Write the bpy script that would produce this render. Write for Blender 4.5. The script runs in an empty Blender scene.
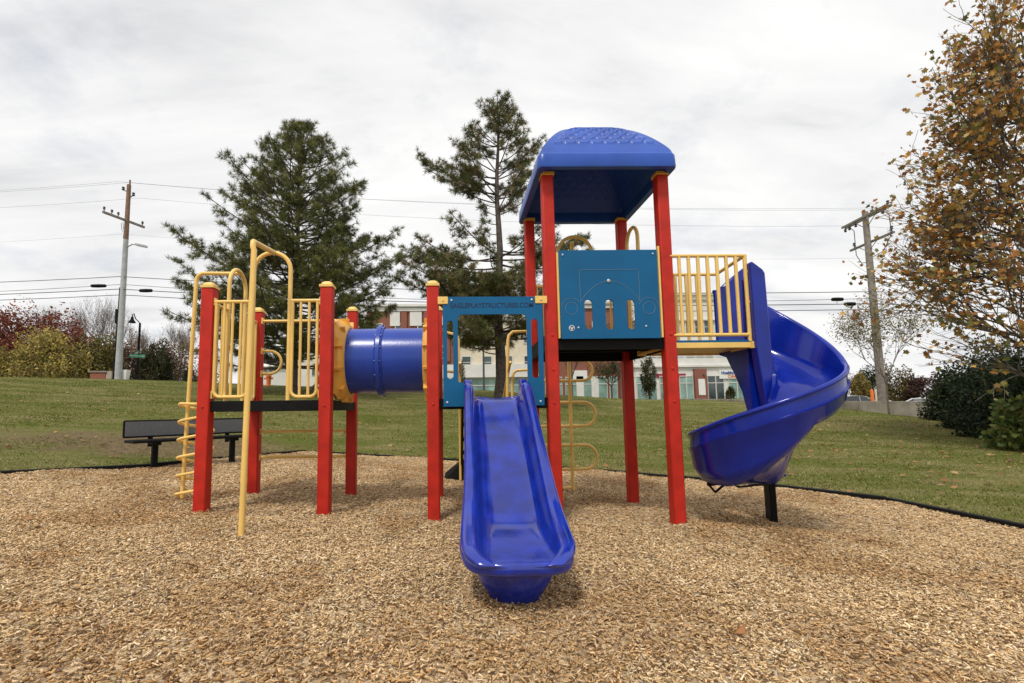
import bpy, bmesh, math, random
import numpy as np
from mathutils import Vector, Matrix
random.seed(7)
rng = np.random.default_rng(11)
S = bpy.context.scene
C = S.collection
R = math.radians

# ------------------------------------------------------------------ camera
F, PIT, ROLL, YAW = 476.33, 0.09436, 0.01172, 0.0159
PX, PY = -49.25, 22.81
CAM = Vector((2.1584, -4.2102, 0.9567))
cy_, sy_ = math.cos(YAW), math.sin(YAW)
cp_, sp_ = math.cos(PIT), math.sin(PIT)
cr_, sr_ = math.cos(ROLL), math.sin(ROLL)
def _w(X, Y, Z): return Vector((cy_*X + sy_*Y, -sy_*X + cy_*Y, Z))
ax_u = _w(1, 0, 0); ax_f = _w(0, cp_, sp_); ax_v = _w(0, -sp_, cp_)
cam_r = ax_u*cr_ - ax_v*sr_
cam_u = ax_u*sr_ + ax_v*cr_
cd = bpy.data.cameras.new('camera'); cam = bpy.data.objects.new('camera', cd); C.objects.link(cam)
M3 = Matrix((cam_r, cam_u, -ax_f)).transposed()
cam.matrix_world = Matrix.Translation(CAM) @ M3.to_4x4()
cd.sensor_width = 36; cd.lens = F*36/1024
cd.shift_x = -PX/1024; cd.shift_y = PY/1024
cd.clip_start = 0.05; cd.clip_end = 3000
S.camera = cam
def at(u, v, D):
    """world point seen in direction (u,v) at depth D along world y from the camera"""
    a = u-512-PX; b = -(v-341.5-PY)
    d = cam_r*a + cam_u*b + ax_f*F
    return CAM + d*(D/d.y)

# ------------------------------------------------------------------ render, world, sun
S.render.engine = 'CYCLES'
S.render.resolution_x = 1024; S.render.resolution_y = 683
S.view_settings.view_transform = 'Standard'; S.view_settings.look = 'None'
S.view_settings.gamma = 1; S.view_settings.exposure = 0.28
SUN_EL, SUN_AZ = R(58), R(205)      # azimuth clockwise from +y
w = bpy.data.worlds.new('World'); S.world = w; w.use_nodes = True
nt = w.node_tree; nt.nodes.clear()
N = lambda t: nt.nodes.new(t)
L = nt.links.new
sky = N('ShaderNodeTexSky'); sky.sky_type = 'NISHITA'; sky.sun_disc = False
sky.sun_elevation = SUN_EL; sky.sun_rotation = SUN_AZ
bgs = N('ShaderNodeBackground'); bgs.inputs[1].default_value = 0.10
L(sky.outputs[0], bgs.inputs[0])
tc = N('ShaderNodeTexCoord'); sep = N('ShaderNodeSeparateXYZ'); L(tc.outputs['Generated'], sep.inputs[0])
# project the direction on a cloud deck overhead
mz = N('ShaderNodeMath'); mz.operation = 'MAXIMUM'; mz.inputs[1].default_value = 0.0; L(sep.outputs[2], mz.inputs[0])
ad = N('ShaderNodeMath'); ad.operation = 'ADD'; ad.inputs[1].default_value = 0.22; L(mz.outputs[0], ad.inputs[0])
dx = N('ShaderNodeMath'); dx.operation = 'DIVIDE'; L(sep.outputs[0], dx.inputs[0]); L(ad.outputs[0], dx.inputs[1])
dy = N('ShaderNodeMath'); dy.operation = 'DIVIDE'; L(sep.outputs[1], dy.inputs[0]); L(ad.outputs[0], dy.inputs[1])
cb = N('ShaderNodeCombineXYZ'); L(dx.outputs[0], cb.inputs[0]); L(dy.outputs[0], cb.inputs[1])
mp = N('ShaderNodeMapping'); mp.inputs['Rotation'].default_value = (0, 0, R(25)); mp.inputs['Scale'].default_value = (0.6, 1.7, 1); L(cb.outputs[0], mp.inputs[0])
n1 = N('ShaderNodeTexNoise'); n1.inputs['Scale'].default_value = 1.3; n1.inputs['Detail'].default_value = 9; n1.inputs['Roughness'].default_value = .58; n1.inputs['Distortion'].default_value = .35
L(mp.outputs[0], n1.inputs['Vector'])
r1 = N('ShaderNodeValToRGB')
r1.color_ramp.elements[0].position = .30; r1.color_ramp.elements[0].color = (.56, .565, .58, 1)
r1.color_ramp.elements[1].position = .62; r1.color_ramp.elements[1].color = (.86, .855, .845, 1)
e = r1.color_ramp.elements.new(.45); e.color = (.74, .74, .745, 1)
L(n1.outputs[0], r1.inputs[0])
bgc = N('ShaderNodeBackground'); bgc.inputs[1].default_value = 1.0; L(r1.outputs[0], bgc.inputs[0])
n2 = N('ShaderNodeTexNoise'); n2.inputs['Scale'].default_value = 2.6; n2.inputs['Detail'].default_value = 7; n2.inputs['Roughness'].default_value = .6
mp2 = N('ShaderNodeMapping'); mp2.inputs['Location'].default_value = (4.1, 1.7, 0); L(cb.outputs[0], mp2.inputs[0]); L(mp2.outputs[0], n2.inputs['Vector'])
r2 = N('ShaderNodeValToRGB'); r2.color_ramp.elements[0].position = .28; r2.color_ramp.elements[0].color = (.75, .75, .75, 1)
r2.color_ramp.elements[1].position = .46; r2.color_ramp.elements[1].color = (1, 1, 1, 1)
L(n2.outputs[0], r2.inputs[0])
mix = N('ShaderNodeMixShader'); L(r2.outputs[0], mix.inputs[0]); L(bgs.outputs[0], mix.inputs[1]); L(bgc.outputs[0], mix.inputs[2])
wo = N('ShaderNodeOutputWorld'); L(mix.outputs[0], wo.inputs[0])
sd = bpy.data.lights.new('sun', 'SUN'); sd.energy = 1.9; sd.angle = R(9); sd.color = (1, .955, .88)
so = bpy.data.objects.new('sun', sd); C.objects.link(so)
sdir = Vector((math.sin(SUN_AZ)*math.cos(SUN_EL), math.cos(SUN_AZ)*math.cos(SUN_EL), math.sin(SUN_EL)))
so.rotation_euler = sdir.to_track_quat('Z', 'Y').to_euler()

# ------------------------------------------------------------------ materials
def mat(name, col, rough=.6, var=0., vscale=8., bump=0., bscale=60., attr=False, spec=.5, coat=0., col2=None, metal=0., trans=0.):
    m = bpy.data.materials.new(name); m.use_nodes = True
    t = m.node_tree; b = t.nodes['Principled BSDF']
    b.inputs['Base Color'].default_value = (*col, 1); b.inputs['Roughness'].default_value = rough
    b.inputs['Specular IOR Level'].default_value = spec; b.inputs['Metallic'].default_value = metal
    b.inputs['Coat Weight'].default_value = coat; b.inputs['Coat Roughness'].default_value = .08
    if trans: 
        b.inputs['Subsurface Weight'].default_value = 0
    co = t.nodes.new('ShaderNodeTexCoord')
    src = None
    if attr:
        a = t.nodes.new('ShaderNodeAttribute'); a.attribute_name = 'tint'; src = a.outputs['Color']
    if var or col2:
        n = t.nodes.new('ShaderNodeTexNoise'); n.inputs['Scale'].default_value = vscale; n.inputs['Detail'].default_value = 6
        t.links.new(co.outputs['Object'], n.inputs['Vector'])
        r = t.nodes.new('ShaderNodeValToRGB'); r.color_ramp.elements[0].position = .35; r.color_ramp.elements[1].position = .65
        if col2: r.color_ramp.elements[0].color = (*col2, 1); r.color_ramp.elements[1].color = (*col, 1)
        else:
            r.color_ramp.elements[0].color = (*[c*(1-var) for c in col], 1); r.color_ramp.elements[1].color = (*[min(1, c*(1+var)) for c in col], 1)
        t.links.new(n.outputs[0], r.inputs[0])
        if src is None: src = r.outputs[0]
        nr = t.nodes.new('ShaderNodeMapRange'); nr.inputs['To Min'].default_value = max(.02, rough*.75); nr.inputs['To Max'].default_value = min(1, rough*1.3)
        t.links.new(n.outputs[0], nr.inputs[0]); t.links.new(nr.outputs[0], b.inputs['Roughness'])
    if src is not None: t.links.new(src, b.inputs['Base Color'])
    if bump:
        n = t.nodes.new('ShaderNodeTexNoise'); n.inputs['Scale'].default_value = bscale; n.inputs['Detail'].default_value = 5
        t.links.new(co.outputs['Object'], n.inputs['Vector'])
        bp = t.nodes.new('ShaderNodeBump'); bp.inputs['Strength'].default_value = bump; bp.inputs['Distance'].default_value = .01
        t.links.new(n.outputs[0], bp.inputs['Height']); t.links.new(bp.outputs[0], b.inputs['Normal'])
    return m
def leafmat(name, rough=.6, transl=.25):
    m = mat(name, (.1, .1, .1), rough, attr=True, spec=.25)
    t = m.node_tree; b = t.nodes['Principled BSDF']; o = t.nodes['Material Output']
    a = [n for n in t.nodes if n.type == 'ATTRIBUTE'][0]
    tr = t.nodes.new('ShaderNodeBsdfTranslucent'); t.links.new(a.outputs['Color'], tr.inputs[0])
    mx = t.nodes.new('ShaderNodeMixShader'); mx.inputs[0].default_value = transl
    t.links.new(b.outputs[0], mx.inputs[1]); t.links.new(tr.outputs[0], mx.inputs[2]); t.links.new(mx.outputs[0], o.inputs[0])
    return m
M = {}
M['red'] = mat('red_coating', (.48, .020, .009), .5, .14, 7, .06, 220, spec=.3)
M['yellow'] = mat('yellow_coating', (.82, .54, .15), .38, .06, 5, .03, 200)
M['blue'] = mat('blue_plastic', (.004, .018, .26), .14, .16, 5, .03, 22, spec=.45)
M['slideblue'] = mat('worn_blue_plastic', (.007, .024, .28), .13, .28, 7, .02, 22, spec=.8)
M['roofblue'] = mat('roof_blue_plastic', (.02, .08, .40), .33, .12, 3, .05, 60, spec=.4)
M['tubeblue'] = mat('tunnel_blue_plastic', (.010, .045, .33), .26, .10, 2.5, .05, 45)
M['flange'] = mat('amber_plastic', (.80, .42, .07), .35, .10, 4)
M['panel'] = mat('teal_panel', (.0, .10, .245), .5, .08, 3, .1, 90, spec=.3)
M['paneldark'] = mat('engraved_navy', (.0, .018, .07), .6)
M['groove'] = mat('engraved_pale_line', (.09, .17, .25), .6)
M['black'] = mat('black_coating', (.006, .006, .006), .6, .25, 12, .25, 130, spec=.15)
M['mesh'] = mat('grey_perforated_metal', (.12, .125, .13), .55, .2, 60, .4, 190)
M['steel'] = mat('galvanised_steel', (.42, .43, .44), .4, .1, 6, metal=.5)
M['white'] = mat('white_paint', (.75, .75, .73), .6, .05, 2)
M['whitemark'] = mat('white_mark', (.7, .72, .74), .6)
M['leaf'] = leafmat('leaf')
M['needle'] = leafmat('needle', .55, .12)
M['bark'] = mat('pine_bark', (.085, .065, .052), .9, .5, 9, 1.0, 25)
M['greybark'] = mat('grey_bark', (.13, .105, .085), .9, .4, 8, .8, 30)
M['polewood'] = mat('weathered_pole_wood', (.24, .21, .18), .85, .25, 5, .5, 40)
M['polegrey'] = mat('grey_pole_shaft', (.40, .41, .42), .7, .12, 4)
M['poletop'] = mat('brown_pole_wood', (.22, .13, .085), .85, .25, 6)
M['wire'] = mat('black_cable', (.07, .07, .075), .6)
M['concrete'] = mat('stained_concrete', (.30, .265, .215), .9, .35, 1.3, .5, 20)
M['brickpl'] = mat('plain_brick_red', (.26, .09, .055), .85, .25, 20)
M['greensign'] = mat('green_sign', (.02, .25, .14), .5)
M['cream'] = mat('cream_siding', (.68, .60, .46), .8, .06, 2)
M['siding'] = mat('white_siding', (.68, .67, .64), .8, .06, 1)
M['palesiding'] = mat('pale_blue_siding', (.52, .60, .66), .8, .05, 1)
M['glass'] = mat('window_glass', (.055, .075, .08), .08, .35, 1.2, spec=.8)
M['storeglass'] = mat('storefront_glass', (.20, .33, .29), .15, .35, .6, spec=.8)
M['frame'] = mat('pale_window_frame', (.62, .62, .58), .5)
M['darkframe'] = mat('dark_window_frame', (.06, .065, .07), .5)
M['redsign'] = mat('dark_red_letters', (.28, .02, .04), .5)
M['bluesign'] = mat('blue_letters', (.03, .08, .30), .5)
M['orangesign'] = mat('orange_letters', (.75, .22, .03), .5)
M['orange'] = mat('orange_paint', (.75, .17, .02), .45, .1, 9)
M['roofshingle'] = mat('grey_shingles', (.12, .115, .11), .9, .2, 8)
M['carwhite'] = mat('white_car_paint', (.72, .73, .74), .25, coat=.6)
M['carsilver'] = mat('silver_car_paint', (.45, .46, .48), .25, metal=.3, coat=.6)
M['carglass'] = mat('car_glass', (.02, .025, .03), .06, spec=.8)
M['tyre'] = mat('tyre_rubber', (.02, .02, .02), .8)
M['tail'] = mat('red_lamp', (.4, .01, .01), .2)
def brick():
    m = bpy.data.materials.new('brick_wall'); m.use_nodes = True; t = m.node_tree; b = t.nodes['Principled BSDF']
    co = t.nodes.new('ShaderNodeTexCoord'); mp = t.nodes.new('ShaderNodeMapping'); mp.inputs['Rotation'].default_value = (R(90), 0, 0)
    br = t.nodes.new('ShaderNodeTexBrick'); br.inputs['Scale'].default_value = 4.5
    br.inputs['Color1'].default_value = (.27, .085, .05, 1); br.inputs['Color2'].default_value = (.20, .06, .04, 1); br.inputs['Mortar'].default_value = (.33, .24, .19, 1)
    br.inputs['Mortar Size'].default_value = .012
    t.links.new(co.outputs['Object'], mp.inputs[0]); t.links.new(mp.outputs[0], br.inputs['Vector']); t.links.new(br.outputs[0], b.inputs['Base Color'])
    b.inputs['Roughness'].default_value = .9
    return m
M['brick'] = brick()

# ------------------------------------------------------------------ mesh helpers
class MB:
    def __init__(s): s.v = []; s.f = []
    def add(s, V, Fc):
        o = len(s.v); s.v += [tuple(p) for p in V]; s.f += [tuple(i+o for i in f) for f in Fc]; return s
    def box(s, a, b):
        x0, y0, z0 = a; x1, y1, z1 = b
        V = [(x0, y0, z0), (x1, y0, z0), (x1, y1, z0), (x0, y1, z0), (x0, y0, z1), (x1, y0, z1), (x1, y1, z1), (x0, y1, z1)]
        return s.add(V, [(0, 3, 2, 1), (4, 5, 6, 7), (0, 1, 5, 4), (1, 2, 6, 5), (2, 3, 7, 6), (3, 0, 4, 7)])
    def obox(s, c, ax, ay, az):
        """oriented box: centre and three half axes"""
        c = Vector(c); V = [c + ax*i + ay*j + az*k for k in (-1, 1) for (i, j) in ((-1, -1), (1, -1), (1, 1), (-1, 1))]
        return s.add(V, [(0, 3, 2, 1), (4, 5, 6, 7), (0, 1, 5, 4), (1, 2, 6, 5), (2, 3, 7, 6), (3, 0, 4, 7)])
    def tube(s, pts, r, n=12, cap=True):
        pts = [Vector(p) for p in pts]
        if not hasattr(r, '__len__'): r = [r]*len(pts)
        T = []
        for i in range(len(pts)):
            a = pts[max(0, i-1)]; b = pts[min(len(pts)-1, i+1)]; d = b-a
            T.append(d.normalized() if d.length > 1e-9 else Vector((0, 0, 1)))
        up = Vector((0, 0, 1)) if abs(T[0].z) < .9 else Vector((1, 0, 0))
        U = (up - T[0]*up.dot(T[0])).normalized()
        V = []
        for i, p in enumerate(pts):
            U = (U - T[i]*U.dot(T[i]))
            U = U.normalized() if U.length > 1e-6 else T[i].orthogonal().normalized()
            W = T[i].cross(U)
            for k in range(n):
                a = 2*math.pi*k/n; V.append(p + (U*math.cos(a)+W*math.sin(a))*r[i])
        Fc = []
        for i in range(len(pts)-1):
            for k in range(n):
                k2 = (k+1) % n; Fc.append((i*n+k, i*n+k2, (i+1)*n+k2, (i+1)*n+k))
        if cap:
            Fc.append(tuple(range(n-1, -1, -1))); Fc.append(tuple((len(pts)-1)*n+k for k in range(n)))
        return s.add(V, Fc)
    def lathe(s, c, prof, n=20, axis='z'):
        V = []; Fc = []; c = Vector(c)
        for (r, h) in prof:
            for k in range(n):
                a = 2*math.pi*k/n
                q = (r*math.cos(a), r*math.sin(a), h) if axis == 'z' else ((h, r*math.cos(a), r*math.sin(a)) if axis == 'x' else (r*math.cos(a), h, r*math.sin(a)))
                V.append(c+Vector(q))
        for i in range(len(prof)-1):
            for k in range(n):
                k2 = (k+1) % n; Fc.append((i*n+k, i*n+k2, (i+1)*n+k2, (i+1)*n+k))
        Fc.append(tuple(range(n-1, -1, -1))); Fc.append(tuple((len(prof)-1)*n+k for k in range(n)))
        return s.add(V, Fc)
    def sweep(s, rings, close=True, caps=True):
        n = len(rings[0]); V = [p for r_ in rings for p in r_]; Fc = []
        for i in range(len(rings)-1):
            for k in range(n if close else n-1):
                k2 = (k+1) % n; Fc.append((i*n+k, i*n+k2, (i+1)*n+k2, (i+1)*n+k))
        if caps: Fc.append(tuple(range(n-1, -1, -1))); Fc.append(tuple((len(rings)-1)*n+k for k in range(n)))
        return s.add(V, Fc)
    def build(s, name, m, parent=None, smooth=False, bevel=0., loc=None):
        me = bpy.data.meshes.new(name); V = s.v
        if loc is not None: V = [(p[0]-loc[0], p[1]-loc[1], p[2]-loc[2]) for p in V]
        me.from_pydata(V, [], s.f); me.update()
        bm = bmesh.new(); bm.from_mesh(me); bmesh.ops.recalc_face_normals(bm, faces=bm.faces); bm.to_mesh(me); bm.free()
        o = bpy.data.objects.new(name, me); C.objects.link(o); me.materials.append(m if not isinstance(m, str) else M[m])
        if smooth: smoothen(me)
        if parent is not None: o.parent = parent
        if loc is not None: o.location = loc
        if bevel:
            b = o.modifiers.new('bevel', 'BEVEL'); b.width = bevel; b.segments = 3; b.limit_method = 'ANGLE'
            if not smooth: smoothen(me, 35)
        return o
def smoothen(me, ang=40):
    me.polygons.foreach_set('use_smooth', [True]*len(me.polygons))
    me.set_sharp_from_angle(angle=R(ang))
def npmesh(name, V, Fq, m, tint=None, parent=None, smooth=False):
    """big mesh: V (n,3), Fq (m,k) all faces with k corners; tint per face (m,3)"""
    me = bpy.data.meshes.new(name); V = np.asarray(V, np.float32); Fq = np.asarray(Fq, np.int32); k = Fq.shape[1]
    me.vertices.add(len(V)); me.vertices.foreach_set('co', V.ravel())
    me.loops.add(Fq.size); me.loops.foreach_set('vertex_index', Fq.ravel())
    me.polygons.add(len(Fq)); me.polygons.foreach_set('loop_start', np.arange(0, Fq.size, k, dtype=np.int32))
    if smooth: me.polygons.foreach_set('use_smooth', np.ones(len(Fq), bool))
    me.update(calc_edges=True)
    if tint is not None:
        a = me.attributes.new('tint', 'FLOAT_COLOR', 'FACE')
        a.data.foreach_set('color', np.concatenate([tint, np.ones((len(tint), 1))], 1).astype(np.float32).ravel())
    o = bpy.data.objects.new(name, me); C.objects.link(o); me.materials.append(M[m] if isinstance(m, str) else m)
    if parent is not None: o.parent = parent
    return o
def empty(name, loc=(0, 0, 0)):
    o = bpy.data.objects.new(name, None); C.objects.link(o); o.location = loc; o.empty_display_size = .2; return o
def tag(o, label=None, cat=None, group=None, kind=None):
    if label: o['label'] = label
    if cat: o['category'] = cat
    if group: o['group'] = group
    if kind: o['kind'] = kind
    return o
def keep(child, parent):      # parent without moving (all parents are unrotated)
    child.parent = parent; child.location = child.location - parent.location; return child
def arc(c, r, a0, a1, n, ux, uy):
    c = Vector(c); return [c + ux*(r*math.cos(a0+(a1-a0)*i/n)) + uy*(r*math.sin(a0+(a1-a0)*i/n)) for i in range(n+1)]
VX, VY, VZ = Vector((1, 0, 0)), Vector((0, 1, 0)), Vector((0, 0, 1))

# ------------------------------------------------------------------ terrain
def plane(x): return -.0428*(np.clip(x, -7, 11)-2.5)
XS = [-400, -60, -26, -18, -9, 4, 10, 16, 23, 25.5, 40, 400]
YS = [24, 41, 55, 1200]
ZG = [[3.4, 3.4, 3.22, 2.98, 2.52, 2.02, 1.58, 1.36, 1.00, -.15, -.2, -.2],
      [3.5, 3.5, 3.40, 3.15, 2.75, 2.10, 1.70, 1.50, 1.42, -.15, -.2, -.2],
      [3.5, 3.5, 3.40, 3.20, 3.00, 2.40, 2.10, 1.95, 1.95, 1.9, 1.9, 1.9],
      [3.5, 3.5, 3.40, 3.20, 3.00, 2.40, 2.10, 1.95, 1.95, 1.9, 1.9, 1.9]]
def terrain(x, y):
    x = np.asarray(x, float); y = np.asarray(y, float)
    rows = np.array([np.interp(x, XS, z) for z in ZG])
    yy = np.clip(y, YS[0], YS[-1]); i = np.clip(np.searchsorted(YS, yy, 'right')-1, 0, len(YS)-2)
    ya = np.array(YS)[i]; yb = np.array(YS)[i+1]; t = (yy-ya)/(yb-ya)
    far = np.take_along_axis(rows, i[None], 0)[0]*(1-t) + np.take_along_axis(rows, (i+1)[None], 0)[0]*t
    base = np.interp(x, [-18, -7, 2.5, 8, 14, 20, 30], [.95, .42, 0, -.235, -.34, -.36, -.36])
    p = np.interp(x, [3, 16], [1.0, 1.8])
    y0 = np.interp(x, [-20, -4, 0, 7, 30], [0, 3.2, 5.6, 3.0, 1.0])
    s = np.clip((y-y0)/(24-y0), 0, 1)**p
    s = s*.86 + .14*s*s*(3-2*s)
    return base*(1-s) + far*s
def T(x, y): return float(terrain(np.array([x]), np.array([y]))[0])
BORDER = [(-9.5, -2.6), (-5.8, .35), (-3.46, 1.84), (-2.28, 2.92), (-1.82, 4.05), (-.95, 5.72), (1.56, 5.03), (4.58, 3.93), (6.39, 2.85), (7.5, 1.75), (7.55, .2), (7.4, -2.5), (6.5, -8), (-9.5, -8)]
BP = np.array(BORDER)
def inside(x, y, P=BP):
    c = np.zeros(x.shape, bool); n = len(P)
    for i in range(n):
        x0, y0 = P[i]; x1, y1 = P[(i+1) % n]
        k = ((y0 > y) != (y1 > y)) & (x < (x1-x0)*(y-y0)/((y1-y0) if y1 != y0 else 1e-9)+x0); c ^= k
    return c
def vnoise(x, y, sc, seed=0):
    g = np.random.default_rng(seed).random((64, 64)); u = x*sc; v = y*sc
    i = np.floor(u).astype(int); j = np.floor(v).astype(int); a = u-i; b = v-j; a = a*a*(3-2*a); b = b*b*(3-2*b)
    q = lambda i, j: g[i % 64, j % 64]
    return (q(i, j)*(1-a)+q(i+1, j)*a)*(1-b) + (q(i, j+1)*(1-a)+q(i+1, j+1)*a)*b
def bedz(x, y):
    x = np.asarray(x, float); y = np.asarray(y, float)
    fl = 1-.8*np.exp(-((y-.5)/1.1)**2)
    z = -.020 - .0428*(x-2.5) + fl*.045*(vnoise(x, y, .9, 3)-.5) + fl*.045*(vnoise(x, y, 2.7, 4)-.5) + .018*(vnoise(x, y, 6.5, 5)-.5)
    z = z + .07*np.exp(-(((x-4.75)/.55)**2 + ((y+.05)/.35)**2)) - .05*np.exp(-(((x-5.6)/.6)**2 + ((y-.4)/.45)**2))
    z = z - .055*np.exp(-(((x-2.45)/.42)**2 + ((y+2.05)/.32)**2))
    for qx, qy in [(xx-.054, yy+.054) for xx in (0, 1.06, 2.015, 3.085, 4.155) for yy in (0, 1.07)]: z = z + .012*np.exp(-(((x-qx)/.12)**2 + ((y-qy)/.12)**2))
    return z
def BZ(x, y): return float(bedz(np.array([x]), np.array([y]))[0])

def grid(xs, ys, fz):
    X, Y = np.meshgrid(xs, ys); V = np.stack([X, Y, fz(X, Y)], -1).reshape(-1, 3)
    nx, ny = len(xs), len(ys); i = np.arange(nx-1)[None, :] + nx*np.arange(ny-1)[:, None]; i = i.ravel()
    return V, np.stack([i, i+1, i+nx+1, i+nx], 1)
def cat_(*a): return np.unique(np.concatenate(a))
gx = cat_(np.linspace(-400, -60, 12), np.linspace(-60, -12, 40), np.linspace(-12, 30, 141), np.linspace(30, 60, 20), np.linspace(60, 400, 12))
gy = cat_(np.linspace(-60, -9, 12), np.linspace(-9, 26, 118), np.linspace(26, 60, 35), np.linspace(60, 1200, 20))
def tz(X, Y):
    z = terrain(X.ravel(), Y.ravel()).reshape(X.shape)
    und = .10*(vnoise(X, Y, .22, 8)-.5) + .03*(vnoise(X, Y, .9, 9)-.5)
    z = z + und*np.clip((Y-4)/6, 0, 1)*(Y < 30)
    ins = inside(X.ravel(), Y.ravel()).reshape(X.shape)
    return np.where(ins, np.minimum(z, -.0428*(X-2.5)) - .16, z)
V, Fq = grid(gx, gy, tz)
def grassmat():
    m = bpy.data.materials.new('lawn_grass'); m.use_nodes = True; t = m.node_tree; b = t.nodes['Principled BSDF']
    co = t.nodes.new('ShaderNodeTexCoord')
    def nz(sc, det=6, mapscale=None):
        n = t.nodes.new('ShaderNodeTexNoise'); n.inputs['Scale'].default_value = sc; n.inputs['Detail'].default_value = det; n.inputs['Roughness'].default_value = .62
        if mapscale:
            mp = t.nodes.new('ShaderNodeMapping'); mp.inputs['Scale'].default_value = mapscale; t.links.new(co.outputs['Object'], mp.inputs[0]); t.links.new(mp.outputs[0], n.inputs['Vector'])
        else: t.links.new(co.outputs['Object'], n.inputs['Vector'])
        return n
    def ramp(src, p0, c0, p1, c1):
        r = t.nodes.new('ShaderNodeValToRGB'); r.color_ramp.elements[0].position = p0; r.color_ramp.elements[0].color = (*c0, 1)
        r.color_ramp.elements[1].position = p1; r.color_ramp.elements[1].color = (*c1, 1); t.links.new(src, r.inputs[0]); return r.outputs[0]
    def mix(f, a, b2):
        x = t.nodes.new('ShaderNodeMix'); x.data_type = 'RGBA'; t.links.new(f, x.inputs[0]); t.links.new(a, x.inputs[6]); t.links.new(b2, x.inputs[7]); return x.outputs[2]
    green = ramp(nz(26).outputs[0], .35, (.070, .086, .013), .68, (.165, .18, .034))
    straw = ramp(nz(22).outputs[0], .35, (.17, .14, .055), .65, (.34, .28, .135))
    dirt = ramp(nz(14).outputs[0], .35, (.10, .07, .035), .65, (.23, .165, .09))
    c = mix(ramp(nz(.8, 7, (.6, 1.6, 1)).outputs[0], .44, (0, 0, 0), .64, (.75, .75, .75)), green, straw)
    # worn earth behind the bench
    sp = t.nodes.new('ShaderNodeSeparateXYZ'); t.links.new(co.outputs['Object'], sp.inputs[0])
    def gauss(cx, cyy, sx, sy):
        def q(o, c0, s0):
            a = t.nodes.new('ShaderNodeMath'); a.operation = 'SUBTRACT'; a.inputs[1].default_value = c0; t.links.new(o, a.inputs[0])
            d = t.nodes.new('ShaderNodeMath'); d.operation = 'DIVIDE'; d.inputs[1].default_value = s0; t.links.new(a.outputs[0], d.inputs[0])
            p = t.nodes.new('ShaderNodeMath'); p.operation = 'MULTIPLY'; t.links.new(d.outputs[0], p.inputs[0]); t.links.new(d.outputs[0], p.inputs[1]); return p.outputs[0]
        s_ = t.nodes.new('ShaderNodeMath'); s_.operation = 'ADD'; t.links.new(q(sp.outputs[0], cx, sx), s_.inputs[0]); t.links.new(q(sp.outputs[1], cyy, sy), s_.inputs[1])
        n = t.nodes.new('ShaderNodeMath'); n.operation = 'MULTIPLY'; n.inputs[1].default_value = -1; t.links.new(s_.outputs[0], n.inputs[0])
        e_ = t.nodes.new('ShaderNodeMath'); e_.operation = 'EXPONENT'; t.links.new(n.outputs[0], e_.inputs[0]); return e_.outputs[0]
    g = gauss(-3.4, 4.9, 3.6, 1.5)
    nn = nz(1.6, 8)
    ml = t.nodes.new('ShaderNodeMath'); ml.operation = 'MULTIPLY'; t.links.new(g, ml.inputs[0]); t.links.new(nn.outputs[0], ml.inputs[1])
    c = mix(ramp(ml.outputs[0], .18, (0, 0, 0), .40, (.95, .95, .95)), c, dirt)
    g2 = gauss(20, 14.5, 7, 3.2)
    ml2 = t.nodes.new('ShaderNodeMath'); ml2.operation = 'MULTIPLY'; t.links.new(g2, ml2.inputs[0]); t.links.new(nz(2.4, 8).outputs[0], ml2.inputs[1])
    c = mix(ramp(ml2.outputs[0], .28, (0, 0, 0), .5, (.8, .8, .8)), c, dirt)
    t.links.new(c, b.inputs['Base Color']); b.inputs['Roughness'].default_value = .95; b.inputs['Specular IOR Level'].default_value = .15
    bn = nz(35, 5); bp = t.nodes.new('ShaderNodeBump'); bp.inputs['Strength'].default_value = .9; bp.inputs['Distance'].default_value = .05
    t.links.new(bn.outputs[0], bp.inputs['Height']); t.links.new(bp.outputs[0], b.inputs['Normal'])
    return m
M['grass'] = grassmat()
tag(npmesh('lawn', V, Fq, 'grass', smooth=True), kind='structure')

# wood chip bed
def chipmat():
    m = bpy.data.materials.new('wood_chip_bed'); m.use_nodes = True; t = m.node_tree; b = t.nodes['Principled BSDF']
    co = t.nodes.new('ShaderNodeTexCoord'); mp = t.nodes.new('ShaderNodeMapping'); mp.inputs['Scale'].default_value = (30, 75, 30)
    n0 = t.nodes.new('ShaderNodeTexNoise'); n0.inputs['Scale'].default_value = 9; t.links.new(co.outputs['Object'], n0.inputs['Vector'])
    va = t.nodes.new('ShaderNodeVectorMath'); va.operation = 'MULTIPLY_ADD'; va.inputs[1].default_value = (.25, .25, 0); t.links.new(n0.outputs[1], va.inputs[0]); t.links.new(co.outputs['Object'], va.inputs[2])
    t.links.new(va.outputs[0], mp.inputs[0])
    vo = t.nodes.new('ShaderNodeTexVoronoi'); vo.inputs['Scale'].default_value = 1; t.links.new(mp.outputs[0], vo.inputs['Vector'])
    bw = t.nodes.new('ShaderNodeRGBToBW'); t.links.new(vo.outputs['Color'], bw.inputs[0])
    r = t.nodes.new('ShaderNodeValToRGB'); r.color_ramp.elements[0].color = (.17, .10, .05, 1); r.color_ramp.elements[1].color = (.60, .46, .29, 1); r.color_ramp.elements[0].position = .15; r.color_ramp.elements[1].position = .85
    t.links.new(bw.outputs[0], r.inputs[0]); t.links.new(r.outputs[0], b.inputs['Base Color']); b.inputs['Roughness'].default_value = .9; b.inputs['Specular IOR Level'].default_value = .2
    bp = t.nodes.new('ShaderNodeBump'); bp.inputs['Strength'].default_value = 1; bp.inputs['Distance'].default_value = .012; t.links.new(bw.outputs[0], bp.inputs['Height']); t.links.new(bp.outputs[0], b.inputs['Normal'])
    return m
M['chipbed'] = chipmat()
V, Fq = grid(np.arange(-9.6, 7.7, .045), np.arange(-8, 5.8, .045), lambda X, Y: bedz(X, Y))
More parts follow.
